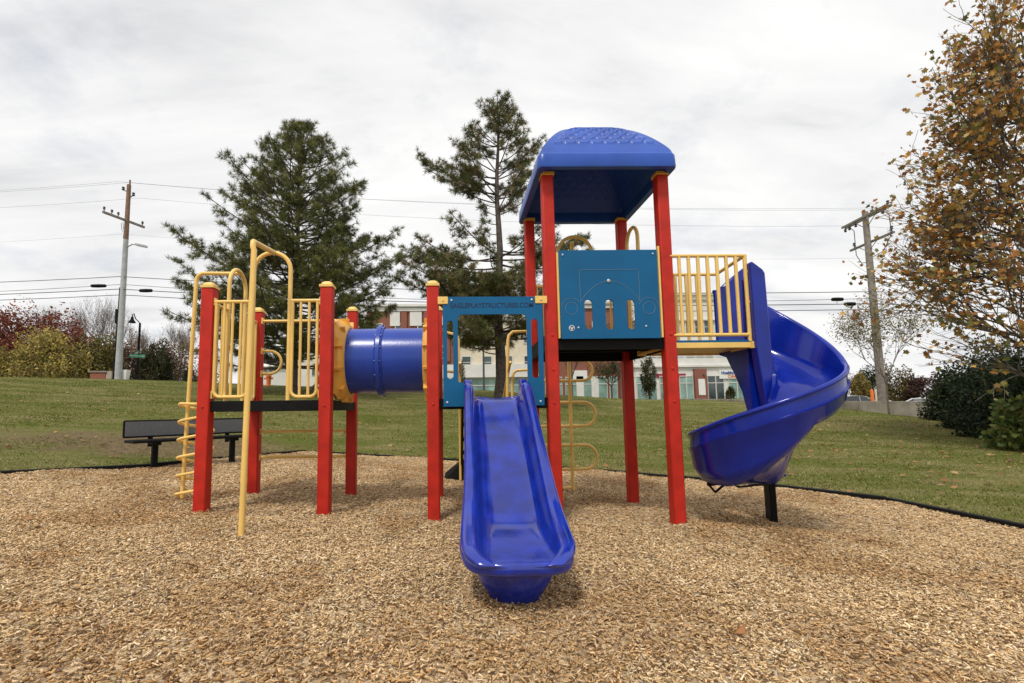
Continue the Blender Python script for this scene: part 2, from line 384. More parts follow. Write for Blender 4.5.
cc = V[Fq].mean(1); k = inside(cc[:, 0], cc[:, 1]); Fq = Fq[k]
used = np.unique(Fq); re = np.full(len(V), -1); re[used] = np.arange(len(used))
tag(npmesh('wood_chip_bed', V[used], re[Fq], 'chipbed', smooth=True), kind='structure')

# loose chips
def chips(n, x0, x1, y0, y1, dmin, dmax, lmin, lmax):
    x = rng.uniform(x0, x1, n*3); y = rng.uniform(y0, y1, n*3)
    D = y-CAM.y; u = (x-CAM.x)/np.maximum(D, .1)
    k = inside(x, y) & (D > dmin) & (D < dmax) & (u > -1.25) & (u < 1.4); x = x[k][:n]; y = y[k][:n]
    n = len(x); z = bedz(x, y) + rng.uniform(-.003, .016, n)
    Ln = rng.uniform(lmin, lmax, n)*rng.choice([1, 1, .6, 1.35], n)*.5; W = rng.uniform(.0022, .0054, n); Hh = rng.uniform(.0012, .0028, n)
    a = rng.uniform(0, 2*np.pi, n); ti = rng.normal(0, .30, n); ro = rng.normal(0, .5, n)
    A = np.stack([np.cos(a)*np.cos(ti), np.sin(a)*np.cos(ti), np.sin(ti)], 1)
    B = np.stack([-np.sin(a), np.cos(a), np.zeros(n)], 1); Cc = np.cross(A, B)
    B2 = B*np.cos(ro)[:, None] + Cc*np.sin(ro)[:, None]; C2 = np.cross(A, B2)
    c = np.stack([x, y, z], 1)
    tw = rng.uniform(.25, 1, (n, 2))
    Vs = []
    for s in (-1, 1):
        for (i, j) in ((-1, -1), (1, -1), (1, 1), (-1, 1)):
            ww = W*(tw[:, 0] if s < 0 else tw[:, 1])
            Vs.append(c + A*(s*Ln)[:, None] + B2*(i*ww)[:, None] + C2*(j*Hh)[:, None])
    V = np.stack(Vs, 1).reshape(-1, 3); o = (np.arange(n)*8)[:, None, None]
    f = np.array([[0, 1, 5, 4], [1, 2, 6, 5], [2, 3, 7, 6], [3, 0, 4, 7], [0, 3, 2, 1], [4, 5, 6, 7]])[None]
    Fq = (f+o).reshape(-1, 4)
    pal = np.array([(.74, .53, .29), (.62, .43, .22), (.92, .73, .48), (.42, .26, .12), (.20, .115, .055), (.54, .44, .31), (.66, .42, .19)])
    ci = rng.choice(len(pal), n, p=[.24, .20, .16, .14, .13, .06, .07])
    # weathering patches of darker, redder mulch
    pt = vnoise(x, y, 1.1, 21); pt2 = vnoise(x, y, 3.1, 22)
    damp_shade = 1 - .26*np.clip((pt*.6+pt2*.4-.46)*4, 0, 1)
    damp_shade = damp_shade*(1-.3*np.exp(-(((x-4.9)/.9)**2 + ((y-.1)/.45)**2)))  # shade beneath the spiral slide, painted into the chip tint
    t = pal[ci]*rng.uniform(.8, 1.15, (n, 1))*damp_shade[:, None]*np.where(damp_shade[:, None] < .85, np.array([[1.02, .93, .84]]), 1)
    return V, Fq, np.repeat(t, 6, 0)
A_ = chips(150000, -5, 8.5, -3.4, .2, .5, 4.2, .009, .026)
B_ = chips(135000, -8, 8, -.6, 5.8, 3.9, 10.2, .014, .034)
V = np.concatenate([A_[0], B_[0]]); Fq = np.concatenate([A_[1], B_[1]+len(A_[0])]); tt = np.concatenate([A_[2], B_[2]])
M['chip'] = mat('loose_chip', (.3, .2, .1), .85, attr=True, spec=.2)
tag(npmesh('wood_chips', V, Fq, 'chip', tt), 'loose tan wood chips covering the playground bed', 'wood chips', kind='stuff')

# edging
mb = MB()
for i in range(len(BORDER)-1):
    a = Vector((*BORDER[i], 0)); b = Vector((*BORDER[i+1], 0)); n = max(1, round((b-a).length/1.25))
    for k in range(n):
        p = a.lerp(b, k/n); q = a.lerp(b, (k+1)/n); zp = -.0428*(p.x-2.5)-.125; zq = -.0428*(q.x-2.5)-.125
        hh = .15 + random.uniform(-.01, .01)
        d = (q-p).normalized(); s = Vector((-d.y, d.x, 0))*.035; p2 = p+d*.004; q2 = q-d*.004
        V4 = [(p2-s, zp), (p2+s, zp), (q2+s, zq), (q2-s, zq)]
        V_ = [Vector((v.x, v.y, z)) for v, z in V4] + [Vector((v.x, v.y, z+hh)) for v, z in V4]
        mb.add(V_, [(0, 3, 2, 1), (4, 5, 6, 7), (0, 1, 5, 4), (1, 2, 6, 5), (2, 3, 7, 6), (3, 0, 4, 7)])
o = mb.build('playground_edging', 'black', bevel=.012); tag(o, kind='structure')

# grass blades and fallen leaves
def blades(n):
    x = rng.uniform(-30, 26, n*4); y = rng.uniform(.3, 25, n*4)
    D = y-CAM.y; u = (x-CAM.x)/D
    dens = np.clip(1.3-D/24, .22, 1)
    k = (~inside(x, y)) & (u > -1.15) & (u < 1.32) & (rng.random(len(x)) < dens)
    dirt = np.exp(-(((x+3.4)/3.6)**2+((y-4.9)/1.5)**2))*vnoise(x, y, 1.3, 30)
    k &= rng.random(len(x)) > np.clip((dirt-.06)*3.0, 0, .94)
    x = x[k][:n]; y = y[k][:n]; n = len(x); z = terrain(x, y) + (.10*(vnoise(x, y, .22, 8)-.5) + .03*(vnoise(x, y, .9, 9)-.5))*np.clip((y-4)/6, 0, 1) - .01
    h = rng.uniform(.014, .038, n)*(.7+.6*vnoise(x, y, .8, 31)); a = rng.uniform(0, np.pi, n); w_ = rng.uniform(.004, .009, n)*(1+(y-CAM.y)/9)
    d = np.stack([np.cos(a), np.sin(a), np.zeros(n)], 1)*w_[:, None]; b = np.stack([x, y, z], 1)
    tip = b + np.stack([rng.normal(0, .018, n), rng.normal(0, .018, n), h], 1)
    V = np.stack([b-d, b+d, tip], 1).reshape(-1, 3); Fq = np.arange(3*n).reshape(-1, 3)
    s = np.clip((vnoise(x*.6, y*1.6, .8, 33)-.38)*2.6, 0, 1)[:, None]
    g = np.array([[.118, .138, .022]])*rng.uniform(.6, 1.7, (n, 1)); st = np.array([[.34, .29, .125]])*rng.uniform(.6, 1.3, (n, 1))
    pick = (rng.random((n, 1)) < s*.75+.12)
    return V, Fq, np.where(pick, st, g)
V, Fq, tt = blades(300000)
tag(npmesh('grass_blades', V, Fq, 'leaf', tt), 'short green grass with dry straw patches on the slope', 'grass', kind='stuff')
LEAFSHAPE = np.array([(0, -.5, 0), (.22, -.2, .05), (.5, -.1, .12), (.3, .15, .06), (.32, .42, .1), (.1, .3, .02), (0, .55, 0), (-.1, .3, .02), (-.32, .42, .1), (-.3, .15, .06), (-.5, -.1, .12), (-.22, -.2, .05)])
LEAFTRI = np.array([(0, 1, 11), (1, 2, 3), (11, 1, 3), (11, 3, 9), (11, 9, 10), (3, 4, 5), (3, 5, 9), (9, 5, 7), (9, 7, 8), (5, 6, 7)])
def rotm(n, flat=0.):
    q = rng.normal(size=(n, 4)); q /= np.linalg.norm(q, axis=1)[:, None]
    if flat:
        a = rng.uniform(0, np.pi, n); b = rng.normal(0, flat, n); c = rng.normal(0, flat, n)
        q = np.stack([np.cos(a), np.sin(b)*.5, np.sin(c)*.5, np.sin(a)], 1); q /= np.linalg.norm(q, axis=1)[:, None]
    w_, x, y, z = q.T
    return np.stack([1-2*(y*y+z*z), 2*(x*y-z*w_), 2*(x*z+y*w_), 2*(x*y+z*w_), 1-2*(x*x+z*z), 2*(y*z-x*w_), 2*(x*z-y*w_), 2*(y*z+x*w_), 1-2*(x*x+y*y)], 1).reshape(-1, 3, 3)
def leaves(P, size, pal, lobed=False, flat=0.):
    """P (n,3) leaf centres; returns V,F,tint (triangles)"""
    n = len(P); Rm = rotm(n, flat); s = size*rng.uniform(.6, 1.25, n)
    if lobed: sh, tr = LEAFSHAPE, LEAFTRI
    else: sh = np.array([(0, -.5, 0), (.28, 0, .08), (0, .5, 0), (-.28, 0, .08)]); tr = np.array([(0, 1, 2), (0, 2, 3)])
    V = np.einsum('nij,kj->nki', Rm, sh)*s[:, None, None] + P[:, None, :]
    Fq = (tr[None] + (np.arange(n)*len(sh))[:, None, None]).reshape(-1, 3)
    pal = np.array(pal); t = pal[rng.integers(0, len(pal), n)]*rng.uniform(.7, 1.3, (n, 1))
    return V.reshape(-1, 3), Fq, np.repeat(t, len(tr), 0)
n = 2600
x = rng.uniform(-12, 24, n); y = rng.uniform(1, 17, n); k = ~inside(x, y)
wgt = np.where(x > 9, 1., .35); k &= rng.random(n) < wgt; x = x[k]; y = y[k]
P = np.stack([x, y, terrain(x, y)+.03], 1)
V, Fq, tt = leaves(P, .10, [(.36, .19, .07), (.28, .13, .05), (.42, .28, .12), (.22, .12, .06)], True, .25)
tag(npmesh('fallen_leaves', V, Fq, 'leaf', tt), 'brown autumn leaves scattered over the lawn', 'fallen leaves', kind='stuff')

x = rng.uniform(-6, 7.5, 150); y = rng.uniform(-2.6, 5.5, 150); k = inside(x, y) & ((y > 1.5) | (x > 5) | (rng.random(150) < .25)); x = x[k]; y = y[k]
V, Fq, tt = leaves(np.stack([x, y, bedz(x, y)+.022], 1), .06, [(.36, .17, .07), (.26, .12, .05), (.40, .26, .12)], True, .3)
tag(npmesh('stray_leaves', V, Fq, 'leaf', tt), 'small dry leaves scattered over the wood chips', 'fallen leaves', kind='stuff')
# ------------------------------------------------------------------ play structure
W1, TN, DP, PS = 1.07, .955, 1.07, .108
XA = 0.0; XC = 1.06; XE = XC+TN; XG = XE+W1; XH = XG+W1
LOWT, TOWT = 2.07, 3.11
LD, UD = 1.055, 1.66            # deck tops
ps = empty('play_structure', (2.1, .6, 0))
PO = Vector((2.1, .6, 0))
def part(mb, name, m, parent=None, smooth=False, bevel=0.):
    o = mb.build(name, m, None, smooth, bevel)
    o.parent = parent if parent is not None else ps
    if parent is None: o.location = -PO
    return o
def post(x, y, top, cap=True):
    mb = MB(); mb.box((x-PS, y, BZ(x, y)-.25), (x, y+PS, top)); o = part(mb, 'post', 'red', bevel=.012)
    mb = MB(); a, b, c, d = x-PS, y, x, y+PS; cx, cyy = x-PS/2, y+PS/2
    if cap:
        g = .007; mb.box((a-g, b-g, top), (c+g, d+g, top+.022))
        rings = []
        for (rr, h) in ((.052, .022), (.050, .034), (.040, .047), (.024, .056), (.006, .060)):
            rings.append([(cx+math.copysign(min(abs(rr*1.25*math.cos(t)), rr), math.cos(t)), cyy+math.copysign(min(abs(rr*1.25*math.sin(t)), rr), math.sin(t)), top+h) for t in [2*math.pi*k/24 for k in range(24)]])
        mb.sweep(rings); part(mb, 'post_cap', 'yellow', o, smooth=True)
    else:
        mb.box((a-.008, b-.008, top-.002), (c+.008, d+.008, top+.03)); part(mb, 'collar', 'flange', o, bevel=.004)
    return o
for x in (XA, XC, XE):
    post(x, 0, LOWT); post(x, DP, LOWT)
for x in (XG, XH):
    post(x, 0, TOWT, False); post(x, DP, TOWT, False)

def deck(x0, x1, y0, y1, top, th=.095, m='black'):
    mb = MB(); mb.box((x0, y0, top-th), (x1, y0+.03, top)); mb.box((x0, y1-.03, top-th), (x1, y1, top))
    mb.box((x0, y0+.03, top-th), (x0+.03, y1-.03, top)); mb.box((x1-.03, y0+.03, top-th), (x1, y1-.03, top))
    mb.box((x0+.03, y0+.03, top-.022), (x1-.03, y1-.03, top-.006))
    for k in range(1, 4):
        yy = y0 + (y1-y0)*k/4; mb.box((x0+.03, yy-.018, top-.075), (x1-.03, yy+.018, top-.022))
    return part(mb, 'deck', m, bevel=.004)
deck(XA-PS+.012, XC-.012, .03, DP+PS-.03, LD)
deck(XE-PS+.012, XG-.012, .03, DP+PS-.03, LD)
deck(XG-PS+.012, XH-.012, .03, DP+PS-.03, UD-.03, .15)

YR = .0195  # tube radius
def rail_panel(p0, p1, z0, z1, nb, zmid=None, name='guard_rail', rb=.0125, lower_round=True):
    """rectangular tube barrier between two plan points"""
    p0 = Vector((*p0, 0)); p1 = Vector((*p1, 0)); d = (p1-p0).normalized(); Ln = (p1-p0).length; mb = MB(); r = .06
    pts = [p0+VZ*z1]
    pts += arc(p0+d*r+VZ*(z0+r), r, math.pi, 1.5*math.pi, 6, d, VZ)
    pts += arc(p1-d*r+VZ*(z0+r), r, 1.5*math.pi, 2*math.pi, 6, d, VZ)
    pts += [p1+VZ*z1]
    mb.tube(pts, .0155, 10)
    mb.tube([p0-d*.03+VZ*z1, p1+d*.03+VZ*z1], .0165, 10)
    for k in range(1, nb+1):
        q = p0 + d*(Ln*k/(nb+1)); mb.tube([q+VZ*z0, q+VZ*z1], rb, 8)
    if zmid: mb.tube([p0+VZ*zmid, p1+VZ*zmid], rb, 8)
    return part(mb, name, 'yellow', smooth=True)
def arch(p0, p1, z0, z1, name='arch_rail', r=YR, legs=(True, True)):
    p0 = Vector((*p0, 0)); p1 = Vector((*p1, 0)); d = (p1-p0).normalized(); rr = (p1-p0).length/2; c = (p0+p1)/2
    pts = [p0+VZ*z0] + arc(c+VZ*(z1-rr), rr, math.pi, 0, 18, d, VZ) + [p1+VZ*z0]
    mb = MB(); mb.tube(pts, r, 12); return part(mb, name, 'yellow', smooth=True)
# left module, front side
FY = .035
rail_panel((.02, FY), (.315, FY), 1.09, 1.945, 3)
rail_panel((.700, FY), (.925, FY), 1.085, 1.950, 2)
arch((.345, FY), (.675, FY), LD, 2.395)
# fireman pole with the diagonal brace back to the arch
mb = MB(); pb = Vector((.602, -.655, BZ(.6, -.65)-.15)); pt = Vector((.632, -.65, 2.19))
pts = [pb, pb.lerp(pt, .5), pt]; c = Vector((.626, -.59, 2.19))
pts = [pb, pt] + [c + Vector((-.012*k/8, -.06*math.cos(k*R(63)/8), .072*math.sin(k*R(90)/8))) for k in range(1, 9)] + [Vector((.525, FY, 2.395))]
mb.tube(pts, .0215, 14); part(mb, 'fire_pole', 'yellow', smooth=True)
# left side
SX = -.055
rail_panel((SX, .12), (SX, .40), 1.09, 1.95, 2)
rail_panel((SX, .83), (SX, 1.06), 1.09, 1.95, 2)
arch((SX, .42), (SX, .78), LD, 2.40)
# helix climber
hx, hy, hr = -.42, .60, .165
mb = MB(); px_, py_ = -.535, .60
pts = [Vector((px_, py_, BZ(px_, py_)-.15)), Vector((px_+.055, py_, 2.295))] + arc((px_+.135, py_, 2.295), .08, math.pi, math.pi/2, 7, VX, VZ) + [Vector((SX, py_+.02, 2.375))]
mb.tube(pts, .0195, 12)
hc_ = part(mb, 'helix_climber', 'yellow', smooth=True)
mb = MB(); pts = []
for k in range(0, 145+1):
    a = R(150)+2*math.pi*k/28; zz = .14 + .175*k/28; pts.append((hx+hr*math.cos(a), hy+.10*math.sin(a), zz))
pts = [(SX-.02, hy, .13)][:0] + pts + [(SX, hy-.02, LD-.03)]
mb.tube(pts, .0145, 10); part(mb, 'coil', 'yellow', hc_, smooth=True)
# left module, back side: rail, rungs, hand loop
mb = MB(); mb.tube([(-.01, DP+.03, 1.968), (.96, DP+.03, 1.968)], .0165, 10); part(mb, 'top_rail', 'yellow', smooth=True)
for zz in (.74, .46):
    mb = MB(); mb.tube([(-.01, DP+.06, zz), (.96, DP+.06, zz)], .0165, 10)
    mb.box((.0, DP+.03, zz-.03), (.012, DP+.09, zz+.03)); part(mb, 'rung', 'yellow', smooth=True)
mb = MB(); c = Vector((.09, DP+.04, 1.503))
mb.tube([c+Vector((-.10, 0, .128)), c+Vector((0, 0, .128))] + arc(c, .128, math.pi/2, -math.pi/2, 14, VX, VZ) + [c+Vector((-.10, 0, -.128))], .0155, 10)
for sgn in (1, -1): mb.box((-.004, DP+.01, 1.503+sgn*.128-.035), (.012, DP+.07, 1.503+sgn*.128+.035))
part(mb, 'hand_loop', 'yellow', smooth=True)

for (x, y, z) in ((.004, .045, 1.945), (.004, .045, 1.11), (XC-PS-.004, .045, 1.945), (XC-PS-.004, .045, 1.11), (.004, DP+.03, 1.968), (XC-PS-.004, DP+.03, 1.968)):
    mb = MB(); mb.box((x-.008, y-.024, z-.035), (x+.008, y+.024, z+.035)); mb.lathe((x+(.008 if x < .5 else -.008), y, z+.018), [(.007, -.006), (.007, .006)], 8, 'x'); part(mb, 'clamp', 'yellow', bevel=.003)
for px__ in (XA, XC, XE, XG, XH):
    for zz in (LD-.05, 1.30, UD-.05):
        if zz > LD and px__ < XG and zz != LD-.05: continue
        mb = MB(); mb.lathe((px__-PS/2, -.0, zz), [(.011, .0), (.011, -.006), (.006, -.009)], 10, 'y'); part(mb, 'bolt', 'red', smooth=True)
# tunnel
tcx0, tcx1 = XC-.02, XE-PS+.03; tcy, tcz, tr = .575, 1.452, .326
mb = MB()
def ring(x, r, n=48): return [(x, tcy+r*math.cos(2*math.pi*k/n), tcz+r*math.sin(2*math.pi*k/n)) for k in range(n)]
rr = [ring(tcx0, tr-.008)]
for (x, r) in ((tcx0, tr), (tcx0+.03, tr), (1.30, tr-.002), (tcx1, tr), (tcx1, tr-.012), (1.30, tr-.014), (tcx0, tr-.012)): rr.append(ring(x, r))
mb.sweep(rr[1:], caps=False); mb.f += [((6)*48+k, (6)*48+(k+1) % 48, (k+1) % 48, k) for k in range(48)]
tun = part(mb, 'tunnel', 'tubeblue', smooth=True)
mb = MB(); xc = 1.425
prof = [(xc-.035, tr-.004), (xc-.035, tr+.012), (xc-.022, tr+.018), (xc-.018, tr+.036), (xc+.018, tr+.036), (xc+.022, tr+.018), (xc+.035, tr+.012), (xc+.035, tr-.004)]
mb.sweep([ring(x, r) for x, r in prof], caps=False)
for k in range(16):
    a = 2*math.pi*k/16+.1; p = Vector((xc-.018, tcy+(tr+.02)*math.cos(a), tcz+(tr+.02)*math.sin(a))); mb.tube([p-VX*.012, p+VX*.048], .008, 8)
part(mb, 'seam_ring', 'tubeblue', tun, smooth=True)
for (xa, sgn) in ((XC-.045, -1), (XE-PS+.045, 1)):
    # ribbed square flange plate with a round hole
    mb = MB(); n = 48; hw = .375; hh = .40
    def sq(t, s=1.0):
        c, s_ = math.cos(t), math.sin(t); m_ = max(abs(c)/hw, abs(s_)/hh); q = 1/m_*.97*s
        if abs(c) > .55 and abs(s_) > .55: q *= .93
        return (tcy+c*q, tcz+s_*q)
    outer = [sq(2*math.pi*k/n) for k in range(n)]
    xo = xa - sgn*.012; xi = xa - sgn*.04
    rings = [[(xo+.012*sgn, *p) for p in outer], [(xo-.012*sgn, *p) for p in outer]]
    rings.append([(xi-.02*sgn, tcy+(tr+.075)*math.cos(2*math.pi*k/n), tcz+(tr+.075)*math.sin(2*math.pi*k/n)) for k in range(n)])
    rings.append([(xi-.06*sgn, tcy+(tr+.03)*math.cos(2*math.pi*k/n), tcz+(tr+.03)*math.sin(2*math.pi*k/n)) for k in range(n)])
    rings.append([(xi-.065*sgn, tcy+(tr+.003)*math.cos(2*math.pi*k/n), tcz+(tr+.003)*math.sin(2*math.pi*k/n)) for k in range(n)])
    rings.append([(xo+.012*sgn, tcy+(tr+.003)*math.cos(2*math.pi*k/n), tcz+(tr+.003)*math.sin(2*math.pi*k/n)) for k in range(n)])
    mb.sweep(rings, caps=False); b0 = 5*n; mb.f += [(b0+k, b0+(k+1) % n, (k+1) % n, k) for k in range(n)]
    for k in range(12):
        a = 2*math.pi*(k+.5)/12; d = Vector((0, math.cos(a), math.sin(a))); tn = Vector((0, -math.sin(a), math.cos(a)))
        c = Vector((xi-.012*sgn, tcy, tcz)) + d*(tr+.055); mb.obox(c, VX*.045, d*.045, tn*.012)
    part(mb, 'tunnel_flange', 'flange', smooth=True)

# ---- flat panels with cut-outs
def plate(outer, holes, y, th, name, m, parent=None, bevel=.003):
    """flat board in the xz plane cut with holes, thickness along y"""
    cu = bpy.data.curves.new(name+'_outline', 'CURVE'); cu.dimensions = '2D'; cu.fill_mode = 'BOTH'
    for poly in [outer]+holes:
        sp = cu.splines.new('POLY'); sp.points.add(len(poly)-1); sp.use_cyclic_u = True
        for i, (a, b) in enumerate(poly): sp.points[i].co = (a, b, 0, 1)
    cu.extrude = th/2; o = bpy.data.objects.new('tmp', cu); C.objects.link(o)
    dg = bpy.context.evaluated_depsgraph_get(); me = bpy.data.meshes.new_from_object(o.evaluated_get(dg)); bpy.data.objects.remove(o); bpy.data.curves.remove(cu)
    me.transform(Matrix(((1, 0, 0, 0), (0, 0, 1, y), (0, 1, 0, 0), (0, 0, 0, 1))))
    bm = bmesh.new(); bm.from_mesh(me); bmesh.ops.remove_doubles(bm, verts=bm.verts, dist=1e-5); bmesh.ops.recalc_face_normals(bm, faces=bm.faces); bm.to_mesh(me); bm.free()
    me.name = name; o = bpy.data.objects.new(name, me); C.objects.link(o); me.materials.clear(); me.materials.append(M[m])
    o.parent = parent if parent is not None else ps
    if parent is None: o.location = -PO
    return o
def rrect(x0, x1, z0, z1, r, n=5):
    P = []
    for (cx, cz, a0) in ((x1-r, z1-r, 0), (x0+r, z1-r, 90), (x0+r, z0+r, 180), (x1-r, z0+r, 270)):
        P += [(cx+r*math.cos(R(a0+90*k/n)), cz+r*math.sin(R(a0+90*k/n))) for k in range(n+1)]
    return P
pl_out = [(2.052, .982), (2.052, 1.895), (2.100, 1.895), (2.100, 1.962), (2.878, 1.958), (2.878, 1.895), (2.945, 1.895), (2.940, .985), (2.795, .985), (2.795, 1.195)]
pl_out += [(2.800, 1.195), (2.800, 1.76)] + [(2.760+.04*math.cos(R(a)), 1.76+.04*math.sin(R(a))) for a in (15, 45, 75, 90)] + [(2.225+.04*math.cos(R(a)), 1.76+.04*math.sin(R(a))) for a in (90, 110, 140, 165, 180)]
pl_out += [(2.185, 1.20), (2.235, 1.185), (2.235, .982)]
# left and right slots
def slot(cx, z0, z1, r): return [(cx+r*math.cos(R(a)), z1-r+r*math.sin(R(a))) for a in range(0, 181, 20)] + [(cx+r*math.cos(R(a)), z0+r+r*math.sin(R(a))) for a in range(180, 361, 20)]
spn = plate(pl_out, [slot(2.115, 1.225, 1.745, .027), slot(2.870, 1.225, 1.755, .030)], -.012, .02, 'slide_panel', 'panel')
def bolts(pts, y, parent, r=.011, m='whitemark'):
    for (a, b) in pts:
        mb = MB(); mb.lathe((a, y, b), [(r, .004), (r, -.003), (r*.6, -.007)], 12, 'y'); part(mb, 'bolt', m, parent, smooth=True)
bolts([(2.085, 1.02), (2.905, 1.02), (2.13, 1.93), (2.85, 1.93)], -.024, spn, .009)
mb = MB()
for (a, b) in ((2.008, 2.098), (2.880, XG-PS+.01)):
    mb = MB(); mb.box((a, -.03, 1.895), (b, .0, 1.962)); mb.lathe(((a+b)/2, -.031, 1.928), [(.010, 0), (.010, -.006)], 10, 'y'); part(mb, 'corner_bracket', 'yellow', spn, bevel=.003)
def text(txt, loc, size, m, parent, th=.003, rot=(R(90), 0, 0), name='lettering', squash=1., width=None, align='CENTER', bold=0.):
    cu = bpy.data.curves.new('txt', 'FONT'); cu.body = txt; cu.size = size; cu.extrude = th; cu.align_x = align; cu.align_y = 'CENTER'; cu.offset = bold
    o = bpy.data.objects.new('tmp', cu); C.objects.link(o); dg = bpy.context.evaluated_depsgraph_get(); dg.update()
    me = bpy.data.meshes.new_from_object(o.evaluated_get(dg)); bpy.data.objects.remove(o); bpy.data.curves.remove(cu)
    xs = [v.co.x for v in me.vertices]; sc = 1
    if width: sc = width/(max(xs)-min(xs))
    from mathutils import Euler
    me.transform(Matrix.Translation(loc) @ Euler(rot).to_matrix().to_4x4() @ Matrix.Diagonal((sc, squash, 1, 1)))
    me.materials.clear(); me.materials.append(M[m]); o = bpy.data.objects.new(name, me); C.objects.link(o); o.parent = parent
    return o
text('EAGLEPLAYSTRUCTURES.COM', (2.492, -.0225, 1.878), .062, 'paneldark', spn, .0012, width=.74, bold=.001)

# upper activity panel with an engraved car
TP = (3.107, 4.000, 1.572, 2.383)
ap = plate([(TP[0], TP[2]), (TP[0], TP[3]), (TP[1], TP[3]), (TP[1], TP[2])], [slot(3.360, 1.655, 1.925, .036), slot(3.549, 1.652, 1.925, .036), slot(3.743, 1.652, 1.925, .036)], -.012, .02, 'activity_panel', 'panel')
bolts([(3.14, 2.34), (3.962, 2.345), (3.262, 1.672), (3.87, 1.68)], -.024, ap, .008)
bolts([(3.549, 2.095)], -.026, ap, .016, 'steel')
mb = MB()
def line(pts): mb.tube([(a, -.0222, b) for a, b in pts], .0028, 6)
line([(3.292, 1.905), (3.285, 2.17)] + [(3.31+.025*math.cos(R(a)), 2.175+.025*math.sin(R(a))) for a in (170, 135, 100)] + [(3.80+.025*math.cos(R(a)), 2.175+.025*math.sin(R(a))) for a in (80, 45, 10)] + [(3.825, 1.905)])
line([(3.292+.533*k/24, 1.905+.19*math.sin(math.pi*k/24)**.8) for k in range(25)])
for cx in (3.205, 3.905):
    line([(cx+.055*math.cos(R(a)), 1.845+.055*math.sin(R(a))) for a in range(0, 361, 18)])
line([(3.205+.095*math.cos(R(a)), 1.845+.095*math.sin(R(a))) for a in range(20, 171, 15)])
line([(3.905+.095*math.cos(R(a)), 1.845+.095*math.sin(R(a))) for a in range(10, 161, 15)])
part(mb, 'engraved_car_lines', 'groove', ap, smooth=True)
mb = MB(); cx, cz = 3.202, 1.668
mb.lathe((cx, -.0215, cz), [(.026, 0), (.026, -.003)], 24, 'y'); em = part(mb, 'emblem', 'whitemark', ap)
mb = MB()
for k in range(3):
    a0 = 90+120*k; mb.tube([(cx+.0155*math.cos(R(a)), -.0255, cz+.0155*math.sin(R(a))) for a in range(a0-42, a0+43, 14)], .0045, 6)
part(mb, 'emblem_arrows', 'paneldark', ap)
mb = MB(); mb.box((4.012, -.015, 1.58), (4.028, .02, 2.42)); part(mb, 'panel_mount', 'yellow')
mb = MB(); mb.box((3.086, -.012, 1.58), (3.102, .02, 2.37)); part(mb, 'panel_mount', 'yellow')

# ---- roof: curved hipped cover with raised scalloped shingles
rx0, rx1, ry0, ry1 = 2.935, 4.170, -.12, 1.20
rcx, rcy, ra, rb_ = (rx0+rx1)/2, (ry0+ry1)/2, (rx1-rx0)/2, (ry1-ry0)/2
z0r, z1r, hr_ = 3.118, 3.255, .545
def roofz(u, v, disp=True):
    m_ = np.maximum(np.abs(u), np.abs(v)); base = hr_*(1-np.clip(m_, 0, 1)**2.15)
    # soften hips
    front = np.abs(v) >= np.abs(u); s = np.where(front, u*ra, v*rb_); half = np.where(front, ra, rb_)*m_
    d = (1-m_)
    rowh, wd = .074, .124
    dd = d - .10; dispv = np.zeros_like(u)
    for k in range(15, -1, -1):
        off = (.5*wd if k % 2 else 0); ds = np.mod(s+off, wd)/wd*2-1
        edge = k*rowh + rowh*.95*(1-np.sqrt(np.clip(1-ds**2, 0, 1)))*1.0
        q = (dd-edge)/rowh; sel = (q >= 0) & (dispv == 0); dispv = np.where(sel, .023*np.clip(1-q*.85, .03, 1)*np.sqrt(np.clip(q/.14, .02, 1)), dispv)
    lim = np.clip((half-.07-np.abs(s))/.01, 0, 1)
    return base + (dispv*lim*(m_ < .88) if disp else 0)
n = 300
us = np.linspace(-1, 1, n); U_, V_ = np.meshgrid(us, us)
edge = np.maximum(np.abs(U_), np.abs(V_))
Zt = z1r + roofz(U_, V_)
corner = .04
def rnd(U, V):     # round the plan corners a little
    m_ = np.maximum(np.abs(U), np.abs(V)); mn = np.minimum(np.abs(U), np.abs(V)); k = np.clip((mn-.90)/.1, 0, 1)**2*np.clip((m_-.9)/.1, 0, 1)
    return U*(1-.025*k), V*(1-.025*k)
Ur, Vr = rnd(U_, V_)
Vt = np.stack([rcx+Ur*ra, rcy+Vr*rb_, Zt], -1).reshape(-1, 3)
i = (np.arange(n-1)[None, :] + n*np.arange(n-1)[:, None]).ravel(); Ft = np.stack([i, i+1, i+n+1, i+n], 1)
# underside
Zb = z1r - .012 + roofz(U_*1.0, V_, False)*.93 + (roofz(U_, V_)-roofz(U_, V_, False))*.35
Vb = np.stack([rcx+Ur*ra*.965, rcy+Vr*rb_*.965, Zb], -1).reshape(-1, 3); Fb = np.stack([i, i+n, i+n+1, i+1], 1)+n*n
per = list(range(n)) + [n*(k+1)+n-1 for k in range(n-1)] + [n*n-2-k for k in range(n-1)] + [n*(n-2-k) for k in range(n-2)]
per = np.array(per); P0 = Vt[per]; ctr = np.array([rcx, rcy, 0])
def off(P, d, z):
    Q = P.copy(); Q[:, 0] = rcx+(P[:, 0]-rcx)*(1+d/ra); Q[:, 1] = rcy+(P[:, 1]-rcy)*(1+d/rb_); Q[:, 2] = z; return Q
rings = [off(P0, .006, z1r-.006), off(P0, .012, z1r-.02), off(P0, .016, z0r+.012), off(P0, .012, z0r), off(P0, -.045, z0r), off(P0, -.05, z0r+.012)]
base = 2*n*n; Vall = np.concatenate([Vt, Vb]+rings); m_ = len(per); Fs = []
idx = [per] + [base+k*m_+np.arange(m_) for k in range(len(rings))] + [per+n*n]
